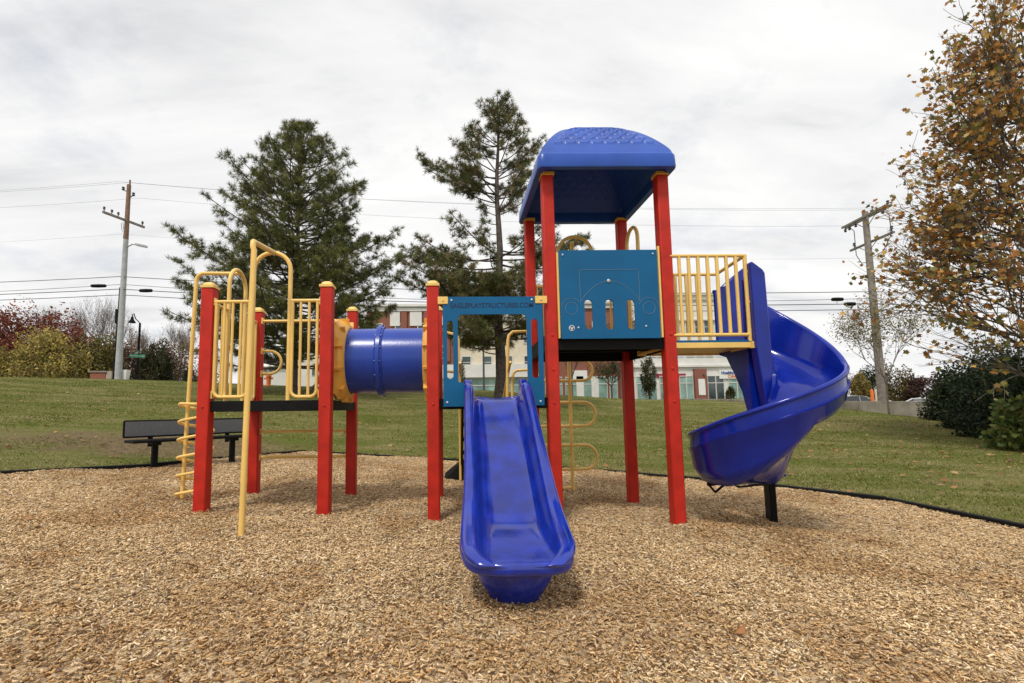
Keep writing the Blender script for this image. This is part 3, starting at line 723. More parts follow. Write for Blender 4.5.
for a, b in zip(idx[:-1], idx[1:]):
    a2 = np.roll(a, -1); b2 = np.roll(b, -1); Fs.append(np.stack([a, b, b2, a2], 1))
roof = npmesh('roof', Vall, np.concatenate([Ft, Fb]+Fs), 'roofblue', smooth=True)
roof.data.set_sharp_from_angle(angle=R(38)); roof.parent = ps; roof.location = -PO

# ---- straight slide
def sec(hw, wh, bedh=.17, th=.012):
    """half section points (x, z) of a chute: hw outer half width, wh wall height"""
    k = wh/.2
    top = [(0, 0), (bedh*.6, .001), (bedh*.9, .006*k), (bedh+.012, .03*k), (bedh+.026, .09*k), (bedh+.036, .16*k), (bedh+.052, .195*k), (bedh+.075, .205*k), (hw-.008, .195*k), (hw, .17*k)]
    bot = [(hw, .12*k-.01), (hw-.008, .12*k-.012), (hw-.012, .15*k-.012), (bedh+.065, .165*k-.012), (bedh+.05, .10*k-.014), (bedh+.04, .02*k-.02), (bedh+.02, -.03), (bedh*.6, -.035), (0, -.035)]
    R_ = top+bot; Lh_ = [(-x, z) for x, z in R_[1:-1]][::-1]
    return R_ + Lh_
path = [(.03, 1.052, 2.512, .280, .02), (-.03, 1.048, 2.512, .282, .07), (-.09, 1.030, 2.512, .283, .16), (-.16, .990, 2.511, .283, .20), (-.3, .890, 2.509, .283, .20), (-.5, .745, 2.505, .284, .20), (-.7, .602, 2.501, .285, .20), (-.9, .465, 2.497, .287, .195), (-1.08, .352, 2.492, .290, .185), (-1.24, .272, 2.487, .294, .17), (-1.38, .236, 2.482, .297, .145), (-1.50, .220, 2.478, .299, .12), (-1.60, .214, 2.474, .299, .098), (-1.68, .212, 2.472, .296, .08), (-1.74, .212, 2.470, .287, .066), (-1.785, .210, 2.468, .272, .054), (-1.82, .206, 2.467, .250, .044), (-1.845, .200, 2.466, .222, .036), (-1.855, .192, 2.465, .195, .03)]
def spline(path, m=4):
    out = []; P = [np.array(p) for p in path]
    for i in range(len(P)-1):
        p0 = P[max(i-1, 0)]; p1 = P[i]; p2 = P[i+1]; p3 = P[min(i+2, len(P)-1)]
        for k in range(m):
            t = k/m; out.append(.5*((2*p1)+(-p0+p2)*t+(2*p0-5*p1+4*p2-p3)*t*t+(-p0+3*p1-3*p2+p3)*t**3))
    out.append(P[-1]); return out
rings = []
sp_ = spline(path)
for i, (y, z, cx, hw, wh) in enumerate(sp_):
    bed = min(.165, hw-.118)
    a = sp_[max(0, i-1)]; b = sp_[min(len(sp_)-1, i+1)]; t = Vector((0, b[0]-a[0], b[1]-a[1])).normalized(); nrm = Vector((0, t.z, -t.y))
    if nrm.z < 0: nrm = -nrm
    rings.append([Vector((cx+px__, y, z)) + nrm*pz for (px__, pz) in sec(hw, wh, bed)])
mb = MB(); mb.sweep(rings); sl = part(mb, 'straight_slide', 'slideblue', smooth=True)
sl.data.set_sharp_from_angle(angle=R(70))
sbs = sl.modifiers.new('s', 'SUBSURF'); sbs.levels = 1; sbs.render_levels = 1
# rounded ends of the side walls beside the panel
for sx in (2.512-.243, 2.512+.243):
    mb = MB(); prof = [(.04, 1.07), (.04, 1.16), (.025, 1.205), (-.005, 1.222), (-.04, 1.212), (-.085, 1.175), (-.15, 1.12), (-.22, 1.06), (-.20, 1.0), (0, 1.0)]
    a = [(sx-.036, y, z) for y, z in prof]; b = [(sx+.036, y, z) for y, z in prof]; mb.sweep([a, b]); part(mb, 'slide_side_hood', 'slideblue', sl, bevel=.018)
# thick rolled lip round the exit
mb = MB(); rings = []
for k in range(41):
    t = -1+2*k/40; a = t*math.pi/2; ex = 2.5/4.2
    x = .278*math.copysign(abs(math.sin(a))**ex, t) if t else 0; yy = -1.52-.325*abs(math.cos(a))**ex; zc = .188 + .085*(abs(t)**6) + .03*max(0, (-1.52-yy) < .06)*0
    out = Vector((x*1.3, (yy+1.5)*1.2, 0)); out = out.normalized() if out.length else Vector((0, -1, 0))
    fade = min(1, (1-abs(t))*14+.25)
    c = Vector((2.469+x, yy, zc)); P_ = []
    for m_ in range(14):
        b_ = 2*math.pi*m_/14; P_.append(c + out*(.024*fade*math.cos(b_)) + VZ*(.034*fade*math.sin(b_)))
    rings.append(P_)
mb.sweep(rings); lipo = part(mb, 'exit_rim', 'slideblue', sl, smooth=True)
# foot of the slide
mb = MB(); rings = []
for (dz, g) in ((.150, .0), (.11, .004), (.06, .02), (.02, .045), (-.06, .09)):
    hw = .213-g; y1 = -1.745+g; P = []
    for k in range(25):
        a = math.pi + math.pi*k/24; ex = 2.6; c, s_ = math.cos(a), math.sin(a)
        P.append((2.465+hw*math.copysign(abs(c)**(2/ex), c), -1.55 + (1.55+y1)*-1*math.copysign(abs(s_)**(2/ex), -s_)*-1*-1, dz))
    P = [(p[0], -1.55-(abs(y1)-1.55)*abs(math.sin(math.pi*k/24))**.77, p[2]) for k, p in enumerate(P)]
    P += [(2.465+hw, -1.30, dz+.0), (2.465-hw, -1.30, dz+.0)]
    rings.append(P)
mb.sweep(rings); part(mb, 'slide_foot', 'slideblue', sl, smooth=True)

# ---- platform at the tower's right side
px0, px1, pyf, pyb = XH-.01, 4.835, -.0, .62
mb = MB(); zt = 1.530
mb.box((px0, pyf, zt-.05), (px1, pyf+.03, zt)); mb.box((px0-.12, pyb-.03, zt-.05), (px1+.06, pyb, zt))
V4 = [(px1-.03, pyf+.03), (px1, pyf+.03), (px1+.06, pyb-.03), (px1+.03, pyb-.03)]
mb.add([(x, y, zt-.05) for x, y in V4]+[(x, y, zt) for x, y in V4], [(0, 3, 2, 1), (4, 5, 6, 7), (0, 1, 5, 4), (1, 2, 6, 5), (2, 3, 7, 6), (3, 0, 4, 7)])
V4 = [(px0, pyf+.03), (px1-.03, pyf+.03), (px1+.03, pyb-.03), (px0-.1, pyb-.03)]
mb.add([(x, y, zt-.035) for x, y in V4]+[(x, y, zt-.012) for x, y in V4], [(0, 3, 2, 1), (4, 5, 6, 7), (0, 1, 5, 4), (1, 2, 6, 5), (2, 3, 7, 6), (3, 0, 4, 7)])
plf = part(mb, 'side_platform', 'yellow', bevel=.004)
mb = MB(); V4 = [(px0, pyf+.006), (px1-.006, pyf+.006), (px1+.05, pyb-.006), (px0, pyb-.006)]
mb.add([(x, y, zt+.002) for x, y in V4]+[(x, y, zt+.022) for x, y in V4], [(0, 3, 2, 1), (4, 5, 6, 7), (0, 1, 5, 4), (1, 2, 6, 5), (2, 3, 7, 6), (3, 0, 4, 7)])
part(mb, 'platform_mat', 'panel', plf)
# railings on the platform
def bar_rail(p0, p1, z0, z1, nb, first=0, r=.0155):
    p0 = Vector((*p0, 0)); p1 = Vector((*p1, 0)); mb = MB()
    mb.tube([p0+VZ*z1, p1+VZ*z1], .0165, 10); mb.tube([p0+VZ*z0, p1+VZ*z0], .0165, 10)
    for k in range(first, nb):
        q = p0.lerp(p1, k/(nb-1)); mb.tube([q+VZ*z0, q+VZ*(z1)], r, 10)
    return mb
mb = bar_rail((4.13, .015), (4.825, .015), 1.60, 2.333, 9, 0)
mb.tube([(4.825, .015, 1.54), (4.825, .015, 2.34)], .0175, 10)
mb.tube([(4.83, .01, 1.9), (4.86, .005, 1.9)], .014, 8); mb.tube([(4.83, .01, 2.18), (4.86, .005, 2.18)], .014, 8)
mb.obox((4.845, .0, 1.505), VX*.028, VY*.02, VZ*.03)
part(mb, 'guard_rail', 'yellow', smooth=True)
mb = bar_rail((4.12, .60), (4.895, .60), 1.60, 2.325, 8, 0); part(mb, 'guard_rail', 'yellow', smooth=True)
mb = MB(); mb.tube([(4.825, .015, 2.333), (4.895, .60, 2.333)], .0165, 10); part(mb, 'top_rail', 'yellow', smooth=True)

# ---- spiral slide
scx, scy, SR = 4.885, -.005, .602
zs = [0, .06, .12, .25, .38, .5, .62, .75, .88, 1.0]
zb = [1.53, 1.49, 1.40, 1.19, 1.02, .86, .70, .53, .44, .40]
def zbed(s): return float(np.interp(s, zs, zb))
zz_s = np.linspace(0, 1, 121); zz_v = np.interp(zz_s, zs, zb)
ker = np.hanning(13); ker /= ker.sum(); zz_v = np.convolve(np.pad(zz_v, 6, 'edge'), ker, 'valid')
def zbed(s): return float(np.interp(s, zz_s, zz_v))
def ssec(s):
    hood = 1 if s < .001 else 0
    H = .235                                                    # outer wall above the bed
    Hi = .17
    if s < .078: H = .63 + .30*s/.078; Hi = .60
    elif s < .34: H = .235 + .38*(.34-s)/.262; Hi = .12
    if s > .93: H = .235-(s-.93)*1.6
    dip = .60 if s < .3 else max(.1, .60-(s-.3)*.8)                       # how deep the underside hangs at the centre
    Ro = SR
    P = [(.085, Hi), (.112, Hi), (.12, Hi*.5), (.135, .05), (.18, .008), (.27, -.004), (Ro-.20, .0), (Ro-.12, .022), (Ro-.055, .075), (Ro-.032, .14), (Ro-.028, H-.02), (Ro-.018, H), (Ro+.008, H+.004), (Ro+.02, H-.012), (Ro+.016, H-.03), (Ro+.002, H-.036), (Ro+.002, .105), (Ro+.014, .100), (Ro+.014, .085), (Ro+.004, .074), (Ro-.012, .0), (Ro-.05, -.055), (Ro-.16, -.085), (.33, -.10-dip*.25), (.22, -.10-dip*.55), (.13, -.10-dip), (.085, -.12-dip)]
    q = min(1, max(0, (s-.50)/.2))
    if q: P = P[:20] + [(r_ - (.03 if k_ == 1 else 0)*q, h_*(1-q) + q*(.292+(.11 if k_ == 0 else 0)-zbed(s))) for k_, (r_, h_) in enumerate(P[20:])]
    return P
mb = MB(); rings = []
NS = 110
ent = [(-.055, 0), (-.02, 0)]
for k in range(NS+1):
    s = k/NS; th = R(90) - s*R(352)
    er = Vector((math.cos(th), math.sin(th), 0)); z = zbed(s)
    if k == 0:
        rings.append([Vector((scx-.045, scy+r_, z+h)) for r_, h in ssec(0)])
    rings.append([Vector((scx, scy, 0)) + er*r_ + VZ*max(z+h, .286+.0004*ii) for ii, (r_, h) in enumerate(ssec(s))])
mb.sweep(rings); ss = part(mb, 'spiral_slide', 'blue', smooth=True); ss.data.set_sharp_from_angle(angle=R(60))
mb = MB(); prof = [(4.838, 1.50), (4.834, 2.245), (4.846, 2.262), (4.942, 2.185), (4.960, 2.15), (4.970, 1.50), (4.975, 1.2), (4.98, .80), (4.90, .80), (4.885, 1.0), (4.862, 1.22), (4.845, 1.4)]
mb.sweep([[(x, y, z) for x, z in prof] for y in (-.055, .045)]); part(mb, 'slide_hood', 'blue', ss, bevel=.022)
mb = MB(); mb.box((5.02, .30, .286), (5.27, .56, .325)); part(mb, 'exit_lip', 'blue', ss, bevel=.02)
# support post and bracket
mb = MB(); c = Vector((5.235, .52, 0)); d = Vector((-.35, -1, 0)).normalized(); s_ = Vector((1, -.35, 0)).normalized()
mb.obox(c+VZ*.03, d*.10, s_*.028, VZ*.27); mb.obox(c+VZ*.275, d*.12, s_*.045, VZ*.03)
sup = part(mb, 'slide_support_post', 'black', bevel=.006)
mb = MB(); a = Vector((5.20, .42, .262)); b = Vector((4.40, .08, .268))
mb.tube([a, b], .018, 8); mb.tube([a-VZ*.05, a.lerp(b, .55)-VZ*.05, a.lerp(b, .68), ], .011, 8); mb.tube([b, b-VZ*.07+Vector((.06, 0, 0)), a.lerp(b, .72)], .011, 8)
part(mb, 'support_bracket', 'black', sup, smooth=True)

# ---- tower rails at the back and loop climber
arch((3.36, DP+.09), (3.76, DP+.09), UD, 2.945)
arch((XH-.06, .64), (XH-.06, .95), UD, 2.90)
rail_panel((3.10, DP+.06), (3.34, DP+.06), UD+.03, 2.35, 2)
rail_panel((3.80, DP+.06), (4.02, DP+.06), UD+.03, 2.35, 2)
mb = MB(); lx, ly = 3.595, 1.76; zf = BZ(lx, ly)-.1
mb.tube([(lx, ly, zf), (lx, ly, 1.50), (lx, ly-.02, 1.58), (3.57, 1.5, 2.2), (3.545, 1.2, 2.90)], .0225, 12); lc = part(mb, 'loop_climber', 'yellow', smooth=True)
for (za, zb_) in ((1.555, 1.30), (1.03, .735), (.50, .205)):
    mb = MB(); r = (za-zb_)/2; c = Vector((lx+.165, ly, (za+zb_)/2))
    mb.tube([(lx-.42 if za < 1.5 else lx, ly, za), (lx+.165, ly, za)] + arc(c, r, math.pi/2, -math.pi/2, 12, VX, VZ) + [(lx-.42, ly, zb_)], .0185, 10)
    part(mb, 'climbing_loop', 'yellow', lc, smooth=True)
mb = MB(); mb.tube([(lx, ly, -.02), (lx-.42, ly, -.02)], .0185, 8); mb.tube([(lx-.42, ly, zf), (lx-.42, ly, 1.32), (lx-.42, ly-.3, 1.6)], .0225, 10); part(mb, 'climber_side_rail', 'yellow', lc, smooth=True)
# stairs behind the low deck
mb = MB()
for x in (2.235, 2.80):
    a = Vector((x, DP+PS, LD-.10)); b = Vector((x, 2.78, .06)); d = (b-a); mb.obox((a+b)/2, d*.5, VX*.014, d.cross(VX).normalized()*.06)
stc = part(mb, 'staircase', 'black')
for k in range(4):
    t = (k+1)/4.6; mb = MB(); mb.box((2.245, 1.18+t*1.6-.14, LD-.10-t*.9), (2.79, 1.18+t*1.6+.14, LD-.06-t*.9)); part(mb, 'step', 'black', stc, bevel=.005)
mb = MB(); mb.add([(1.98, 2.62, -.05), (2.26, 2.42, -.05), (2.8, 2.42, -.05), (2.8, 2.9, -.05), (1.98, 2.9, -.05), (2.0, 2.7, .06), (2.26, 2.44, .26), (2.8, 2.44, .26), (2.8, 2.9, .26), (2.2, 2.9, .2)], [(0, 1, 6, 5), (1, 2, 7, 6), (2, 3, 8, 7), (3, 4, 9, 8), (4, 0, 5, 9), (5, 6, 7, 8, 9), (0, 4, 3, 2, 1)]); part(mb, 'bottom_step', 'black', stc)
for x, xn in ((2.215, 1), (2.80, 1)):
    mb = MB(); mb.tube([(x, 2.42, .0), (x, 2.42, .95)] + [(x, 2.38, 1.0), (x, 1.3, 1.5)], .0165, 10); part(mb, 'hand_rail', 'yellow', stc, smooth=True)
mb = MB(); mb.tube([(2.755, 1.5, .35), (2.80, 1.5, 1.78), (2.815, 1.5, 1.845), (2.86, 1.5, 1.885), (3.04, 1.5, 1.895), (3.04, 1.2, 1.4)], .0195, 10); part(mb, 'hand_rail', 'yellow', stc, smooth=True)
mb = MB(); mb.tube([(2.815, 1.5, .35), (2.845, 1.5, 1.33), (2.86, 1.5, 1.385), (2.90, 1.5, 1.415), (3.04, 1.5, 1.42), (3.04, 1.2, 1.2)], .0165, 10); part(mb, 'hand_rail', 'yellow', stc, smooth=True)
mb = MB(); mb.tube([(2.19, 1.5, 1.1), (2.20, 1.5, 1.80), (2.175, 1.5, 1.86), (2.06, 1.5, 1.885), (2.0, 1.2, 1.88)], .0175, 10); part(mb, 'hand_rail', 'yellow', stc, smooth=True)
mb = MB(); mb.tube([(2.215, 1.5, 1.1), (2.205, 1.5, 1.33), (2.17, 1.5, 1.40), (2.02, 1.5, 1.42)], .0165, 10); part(mb, 'hand_rail', 'yellow', stc, smooth=True)
tag(ps, 'playground climbing structure with red posts, yellow rails, blue slides and roof', 'play structure')

# ------------------------------------------------------------------ bench
bn = empty('park_bench', (-1.95, 3.2, .19))
bA = Vector((-2.50, 2.60, 0)); bB = Vector((-1.38, 4.02, 0)); bd = (bB-bA).normalized(); bnn = Vector((bd.y, -bd.x, 0)); bo = Vector(bn.location)
def bpart(mb, name, m, bevel=0., parent=None):
    o = mb.build(name, m, None, False, bevel)
    if parent: o.parent = parent
    else: o.parent = bn; o.location = -bo
    return o
bm_ = (bA+bB)/2; hl = (bB-bA).length/2
bzt = .19
mb = MB(); mb.obox(bm_+VZ*(bzt+.545), bd*(hl-.01), bnn*.012 + VZ*.0, VZ*.105); bk = bpart(mb, 'backrest', 'mesh', .004)
mb = MB()
for dz in (.43+.0, .655): mb.tube([bm_-bd*hl+VZ*(bzt+dz), bm_+bd*hl+VZ*(bzt+dz)], .014, 8)
for e_ in (-1, 1): mb.tube([bm_+bd*hl*e_+VZ*(bzt+.43), bm_+bd*hl*e_+VZ*(bzt+.655)], .014, 8)
bpart(mb, 'backrest_frame', 'black', 0, bk)
mb = MB(); mb.obox(bm_+bnn*.20+VZ*(bzt+.375), bd*hl, bnn*.17, VZ*.02); bpart(mb, 'seat', 'black', .01)
for t in (-.62, .62):
    mb = MB(); c = bm_+bd*hl*t+bnn*.16; mb.obox(c+VZ*(bzt+.11), bd*.035, bnn*.035, VZ*.26); mb.obox(c+VZ*(bzt+.335), bd*.03, bnn*.15, VZ*.022)
    mb.obox(bm_+bd*hl*t-bnn*.02+VZ*(bzt+.45), bd*.03, bnn*.015, VZ*.17)
    bpart(mb, 'leg', 'black', .006)
tag(bn, 'black metal park bench with grey perforated backrest on the edging', 'bench')

# fallen leaf on the chips
lf = at(740, 634, 2.18); lz = BZ(lf.x, lf.y)
sh = LEAFSHAPE*np.array([.075, .06, .16]); V = sh@np.array([[.9, .4, 0], [-.4, .9, 0], [0, 0, 1]])
V[:, 2] += .028 + .012*np.sin(V[:, 0]*50)
o = npmesh('dry_leaf', V, LEAFTRI, 'leaf', np.tile([[.42, .20, .08]], (len(LEAFTRI), 1))); o.location = (lf.x, lf.y, lz)
m_ = o.modifiers.new('s', 'SOLIDIFY'); m_.thickness = .002
tag(o, 'curled orange brown leaf lying on the wood chips', 'leaf')
def trunkpath(base, top, bend=.1, n=8):
    base = Vector(base); top = Vector(top); b = Vector((random.uniform(-bend, bend), random.uniform(-bend, bend), 0))
    return [base.lerp(top, i/n) + b*math.sin(math.pi*i/n) for i in range(n+1)]

# ------------------------------------------------------------------ trees
def needles(P, Dv, size, n=16, pal=((.030, .050, .016), (.045, .068, .022), (.065, .085, .03), (.022, .036, .012)), w=.010):
    """bursts of needles at points P pointing along Dv"""
    m = len(P); d = rng.normal(size=(m, n, 3)); d /= np.linalg.norm(d, axis=2)[..., None]
    d = d + Dv[:, None, :]*.75; d /= np.linalg.norm(d, axis=2)[..., None]
    Ls = size*rng.uniform(.6, 1.15, (m, n, 1)); st = P[:, None, :] + d*Ls*.12
    tip = P[:, None, :] + d*Ls; sd_ = np.cross(d, rng.normal(size=(m, n, 3))); sd_ /= np.linalg.norm(sd_, axis=2)[..., None]; sd_ *= w
    V = np.stack([st-sd_, st+sd_, tip+sd_*.4, tip-sd_*.4], 2).reshape(-1, 3); Fq = np.arange(len(V)).reshape(-1, 4)
    t = np.array(pal)[rng.integers(0, len(pal), m)]*rng.uniform(.75, 1.25, (m, 1)); return V, Fq, np.repeat(t, n, 0)
def pine(name, base, H, limbs, label, group=None, tr=.17, lean=(0, 0), tuft=.20, w=.011, nn=16, pal=None, nt_=3.2):
    """limbs: list of (height, azimuth, length, rise, twig density)"""
    base = Vector(base); root = empty(name, base); mb = MB(); top = Vector((lean[0], lean[1], H))
    N_ = 12; path = [top*(i/N_) + Vector((.06*math.sin(i*1.3), .06*math.cos(i*1.7), 0))*(i > 0) for i in range(N_+1)]
    mb.tube(path, [max(.015, tr*(1-.9*i/N_))*(1.25 if i == 0 else 1) for i in range(N_+1)], 10)
    o = mb.build('trunk', 'bark', root, True)
    mb = MB(); P = []; Dd = []
    for (h, az, ln, rise, dn) in limbs:
        s = top*(h/H); dirv = Vector((math.cos(az), math.sin(az), 0)); side = Vector((-dirv.y, dirv.x, 0)); n = 6; pts = []
        wob = random.uniform(-.12, .12)
        for i in range(n+1):
            t = i/n; pts.append(s + dirv*ln*t + side*wob*ln*math.sin(t*3) + VZ*(ln*(rise*t + .16*t*t) - .05*ln*math.sin(math.pi*t)))
        mb.tube(pts, [max(.006, .016+.024*ln/3*(1-t_/n)) for t_ in range(n+1)], 5)
        nt = max(4, int(ln*nt_*dn))
        for k in range(nt):
            t = random.uniform(.22, 1)**.75; i = min(n-1, int(t*n)); p = pts[i].lerp(pts[i+1], t*n-i); sg = random.choice((-1, 1))
            l2 = (ln*.30*(1.15-t)+.22)*random.uniform(.6, 1.25); d2 = (dirv*random.uniform(.35, .9) + side*sg*random.uniform(.3, 1) + VZ*random.uniform(-.1, .55)).normalized()
            q = p + d2*l2; mb.tube([p, p.lerp(q, .5)-VZ*.02, q], [.009, .007, .004], 3, False)
            m_ = max(2, int(l2/.13))
            for j in range(m_):
                tt_ = (j+1)/m_
                if tt_ < .3: continue
                pp = p.lerp(q, tt_) + Vector((random.gauss(0, .05), random.gauss(0, .05), random.gauss(0, .05))); P.append(pp); Dd.append((d2+VZ*.5).normalized())
        P.append(pts[-1]); Dd.append((dirv+VZ*.5).normalized())
    mb.build('limbs', 'bark', root, True)
    P = np.array([tuple(p) for p in P]); Dd = np.array([tuple(p) for p in Dd])
    V, Fq, tt = needles(P, Dd, tuft, nn, pal or ((.105, .118, .032), (.15, .16, .045), (.21, .21, .07), (.07, .08, .026)), w)
    o = npmesh('crown', V, Fq, 'needle', tt, root); tag(root, label, 'pine tree', group); return root
# dense pine
b = at(292, 396, 22); bz = T(b.x, b.y); H = at(298, 124, 22).z - bz
limbs = []
prof_h = [0, .10, .18, .30, .45, .62, .76, .88, .96, 1.0]; prof_w = [3.4, 4.9, 5.6, 5.5, 4.7, 3.6, 2.6, 1.5, .65, .1]
h = 1.3; kk = 0
while h < H-.15:
    f_ = h/H; wd = float(np.interp(f_, prof_h, prof_w))
    for j in range(6 if f_ < .8 else 5):
        az = kk*.9+j*2*math.pi/6+random.uniform(-.3, .3); limbs.append((h, az, wd*random.choice((.6, .78, .88, .95, 1.0, .7))*random.uniform(.92, 1.04), random.uniform(.0, .28)+.45*f_*f_, 1))
    h += random.uniform(.26, .42)*(1-.25*f_); kk += 1
pine('dense_pine_tree', (b.x, b.y, bz-.1), H, limbs, 'tall dense dark green pine behind the left end of the play structure', tr=.20, lean=(.15, 0), tuft=.23, nn=32, w=.0075, nt_=3.5)
# open pine
b = at(500, 396, 21); bz = T(b.x, b.y); H = at(509, 100, 21).z - bz
limbs = []
hz = lambda v: at(505, v, 21).z - bz
PI = math.pi
for k in range(12): v_ = random.uniform(100, 122); limbs.append((hz(v_+8), random.uniform(0, 2*PI), random.uniform(.35, .9), random.uniform(.4, 1.0), 1.3))
for k in range(44):      # upper crown
    v_ = random.uniform(104, 196); t = (v_-100)/96; ln = (.5+1.75*math.sin(min(1, t*1.15)*PI*.62))*random.uniform(.55, 1.05); limbs.append((hz(v_+18), random.uniform(0, 2*PI), ln, random.uniform(.25, .75), .85))
limbs += [(hz(182), PI*1.02, 3.55, .22, 1.1), (hz(192), PI*1.05, 3.1, .12, .8), (hz(176), PI*.93, 2.7, .30, .9), (hz(172), .05, 1.3, .4, 1.1), (hz(196), .3, 1.3, .3, .5)]
for v_ in (205, 214, 222, 232, 240, 246): limbs.append((hz(v_), random.choice((0, PI))+random.uniform(-.5, .5), random.uniform(.5, 1.1), random.uniform(-.05, .3), .1))
limbs += [(hz(252), .12, 4.1, .06, .9), (hz(258), -.15, 3.6, .03, .9), (hz(262), .2, 4.3, .02, .9), (hz(248), .5, 3.0, .1, .8)]
limbs += [(hz(272), PI*1.0, 4.3, .10, 1), (hz(266), PI*.92, 3.9, .16, 1), (hz(282), PI*1.08, 4.4, .04, 1), (hz(290), PI*.98, 4.6, .0, 1)]
for k in range(50):
    v_ = random.uniform(252, 345); az = random.uniform(0, 2*PI); ln = random.uniform(1.3, 3.7)*(1 if abs(math.cos(az)) > .4 else .8); limbs.append((hz(v_), az, ln, random.uniform(-.05, .2), .85))
for k in range(26):
    v_ = random.uniform(292, 352); az = random.uniform(PI*1.05, PI*1.95); limbs.append((hz(v_), az, random.uniform(1.5, 3.2), random.uniform(-.08, .12), 1.1))
pine('open_pine_tree', (b.x, b.y, bz-.1), H, limbs, 'tall sparse pine with bare mid trunk behind the blue roof tower', tr=.26, lean=(.12, 0), tuft=.22, nn=34, w=.0075, pal=((.11, .13, .04), (.16, .17, .06), (.21, .20, .08), (.08, .09, .035), (.24, .17, .09)), nt_=6.5)

def branching(mb, p, d, ln, r, depth, tips, spread=.55, up=.12, seg=4, tw=3):
    pts = [p]; q = p.copy(); dd = d.copy()
    for i in range(seg):
        dd = (dd + Vector((random.gauss(0, .12), random.gauss(0, .12), random.gauss(0, .10)+up*.5))).normalized(); q = q + dd*(ln/seg); pts.append(q.copy())
    mb.tube(pts, [max(.004, r*(1-.55*i/seg)) for i in range(seg+1)], 7 if r > .05 else 4, False)
    if depth <= 1: tips += [(pts[i], dd.copy()) for i in range(1, seg+1)]
    if depth == 0: return
    for k in range(tw+1):
        t = random.uniform(.35, 1) if k else 1; i = min(seg-1, int(t*seg)); s = pts[i].lerp(pts[i+1], min(1, t*seg-i))
        ax = Vector((random.gauss(0, 1), random.gauss(0, 1), random.gauss(0, 1))).normalized(); nd = (dd + ax*spread*random.uniform(.6, 1.5) + VZ*up).normalized()
        branching(mb, s, nd, ln*random.uniform(.55, .8), r*.52, depth-1, tips, spread, up, seg, tw)
def leafy_tree(name, base, H, spread, nleaf, lsize, pal, label, cat='tree', group=None, bark='greybark', depth=4, tr=.15, lobed=False, jitter=.3, first=.3, tw=3, up=.12, d0=None):
    base = Vector(base); root = empty(name, base); mb = MB(); tips = []
    d = d0 or Vector((0, 0, 1)); h0 = H*first; mb.tube([Vector((0, 0, -.2)), d*h0*.5, d*h0], [tr*1.15, tr, tr*.85], 9)
    for k in range(5):
        a = 2*PI*k/5+random.uniform(-.4, .4); nd = Vector((math.cos(a)*spread, math.sin(a)*spread, 1)).normalized(); branching(mb, d*h0*random.uniform(.75, 1), nd, H*.30, tr*.55, depth-1, tips, .55, up, 4, tw)
    mb.build('trunk', bark, root, True)
    if nleaf:
        P = np.array([tuple(t[0]) for t in tips]); idx = rng.integers(0, len(P), nleaf); P = P[idx] + rng.normal(0, jitter, (nleaf, 3))
        P = P[P[:, 2] > .15]
        V, Fq, tt = leaves(P, lsize, pal, lobed); npmesh('crown', V, Fq, 'leaf', tt, root)
    tag(root, label, cat, group); return root
def bush(name, base, rad, n, size, pal, label, cat='shrub', group=None, clumps=60, flatb=True, stems=True, lobed=False, cr=.26):
    base = Vector(base); root = empty(name, base); rad = np.array(rad, float)
    c = rng.normal(size=(clumps, 3)); c /= np.linalg.norm(c, axis=1)[:, None]; c *= rng.uniform(.35, 1, (clumps, 1))**.5*.86; c[:, 2] = np.abs(c[:, 2]) if flatb else c[:, 2]
    w_ = rng.uniform(.5, 1.3, clumps); idx = rng.choice(clumps, n, p=w_/w_.sum()); q = rng.normal(size=(n, 3)); q /= np.linalg.norm(q, axis=1)[:, None]
    q *= (rng.uniform(0, 1, (n, 1))**.4)*cr*w_[idx][:, None]; P = (c[idx]+q)*rad; 
    if flatb: P[:, 2] = np.abs(P[:, 2])
    else: P[:, 2] += rad[2]
    V, Fq, tt = leaves(P, size, pal, lobed)
    sh = rng.uniform(.7, 1.3, clumps)[idx]; k = len(Fq)//n; tt = tt*np.repeat(sh, k)[:, None]
    npmesh('crown', V, Fq, 'leaf', tt, root)
    if stems:
        mb = MB()
        for k in range(7):
            t = c[k]*rad*.8; t[2] = abs(t[2])+.1 + (0 if flatb else rad[2]); mb.tube([(0, 0, -.1), (t[0]*.3, t[1]*.3, t[2]*.45), tuple(t)], [.05, .035, .012], 5)
        mb.build('stems', 'greybark', root, True)
    tag(root, label, cat, group); return root

# big autumn tree at the right edge
AUT = [(.50, .24, .055), (.38, .16, .04), (.60, .36, .10), (.26, .18, .05), (.18, .18, .05), (.46, .32, .11), (.30, .13, .04)]
b = at(1082, 430, 11.8); bz = T(b.x, b.y)
root = empty('autumn_tree', (b.x, b.y, bz)); mb = MB(); tips = []
mb.tube([(0, 0, -.2), (-.05, 0, 1.2), (-.1, .1, 2.4), (-.1, .1, 5), (-.1, .1, 8.8)], [.22, .18, .15, .11, .05], 10)
st_ = random.getstate(); random.seed(42)
for k in range(46):
    a = PI + random.uniform(-1., 1.) if k < 34 else random.uniform(0, 2*PI)
    hh = 1.4 + 7.2*(k*.618 % 1); rise = random.uniform(.05, .55) if k % 2 else random.uniform(.4, 1.7)
    nd = Vector((math.cos(a), math.sin(a), rise)).normalized(); branching(mb, Vector((-.1, .05, hh)), nd, random.uniform(1.35, 2.05)*(1.1 if hh < 5 else .95), .045, 3, tips, .5, .07, 5, 3)
for k in range(5): branching(mb, Vector((-.1, .1, 8.4)), Vector((random.uniform(-.7, .1), random.uniform(-.3, .3), 1)).normalized(), 1.8, .05, 3, tips, .45, .12, 5, 3)
mb.build('trunk', 'greybark', root, True)
P = np.array([tuple(t[0]) for t in tips]); n = 8200
P = P[rng.integers(0, len(P), n)] + rng.normal(0, .12, (n, 3)); P = P[P[:, 2] > .9]
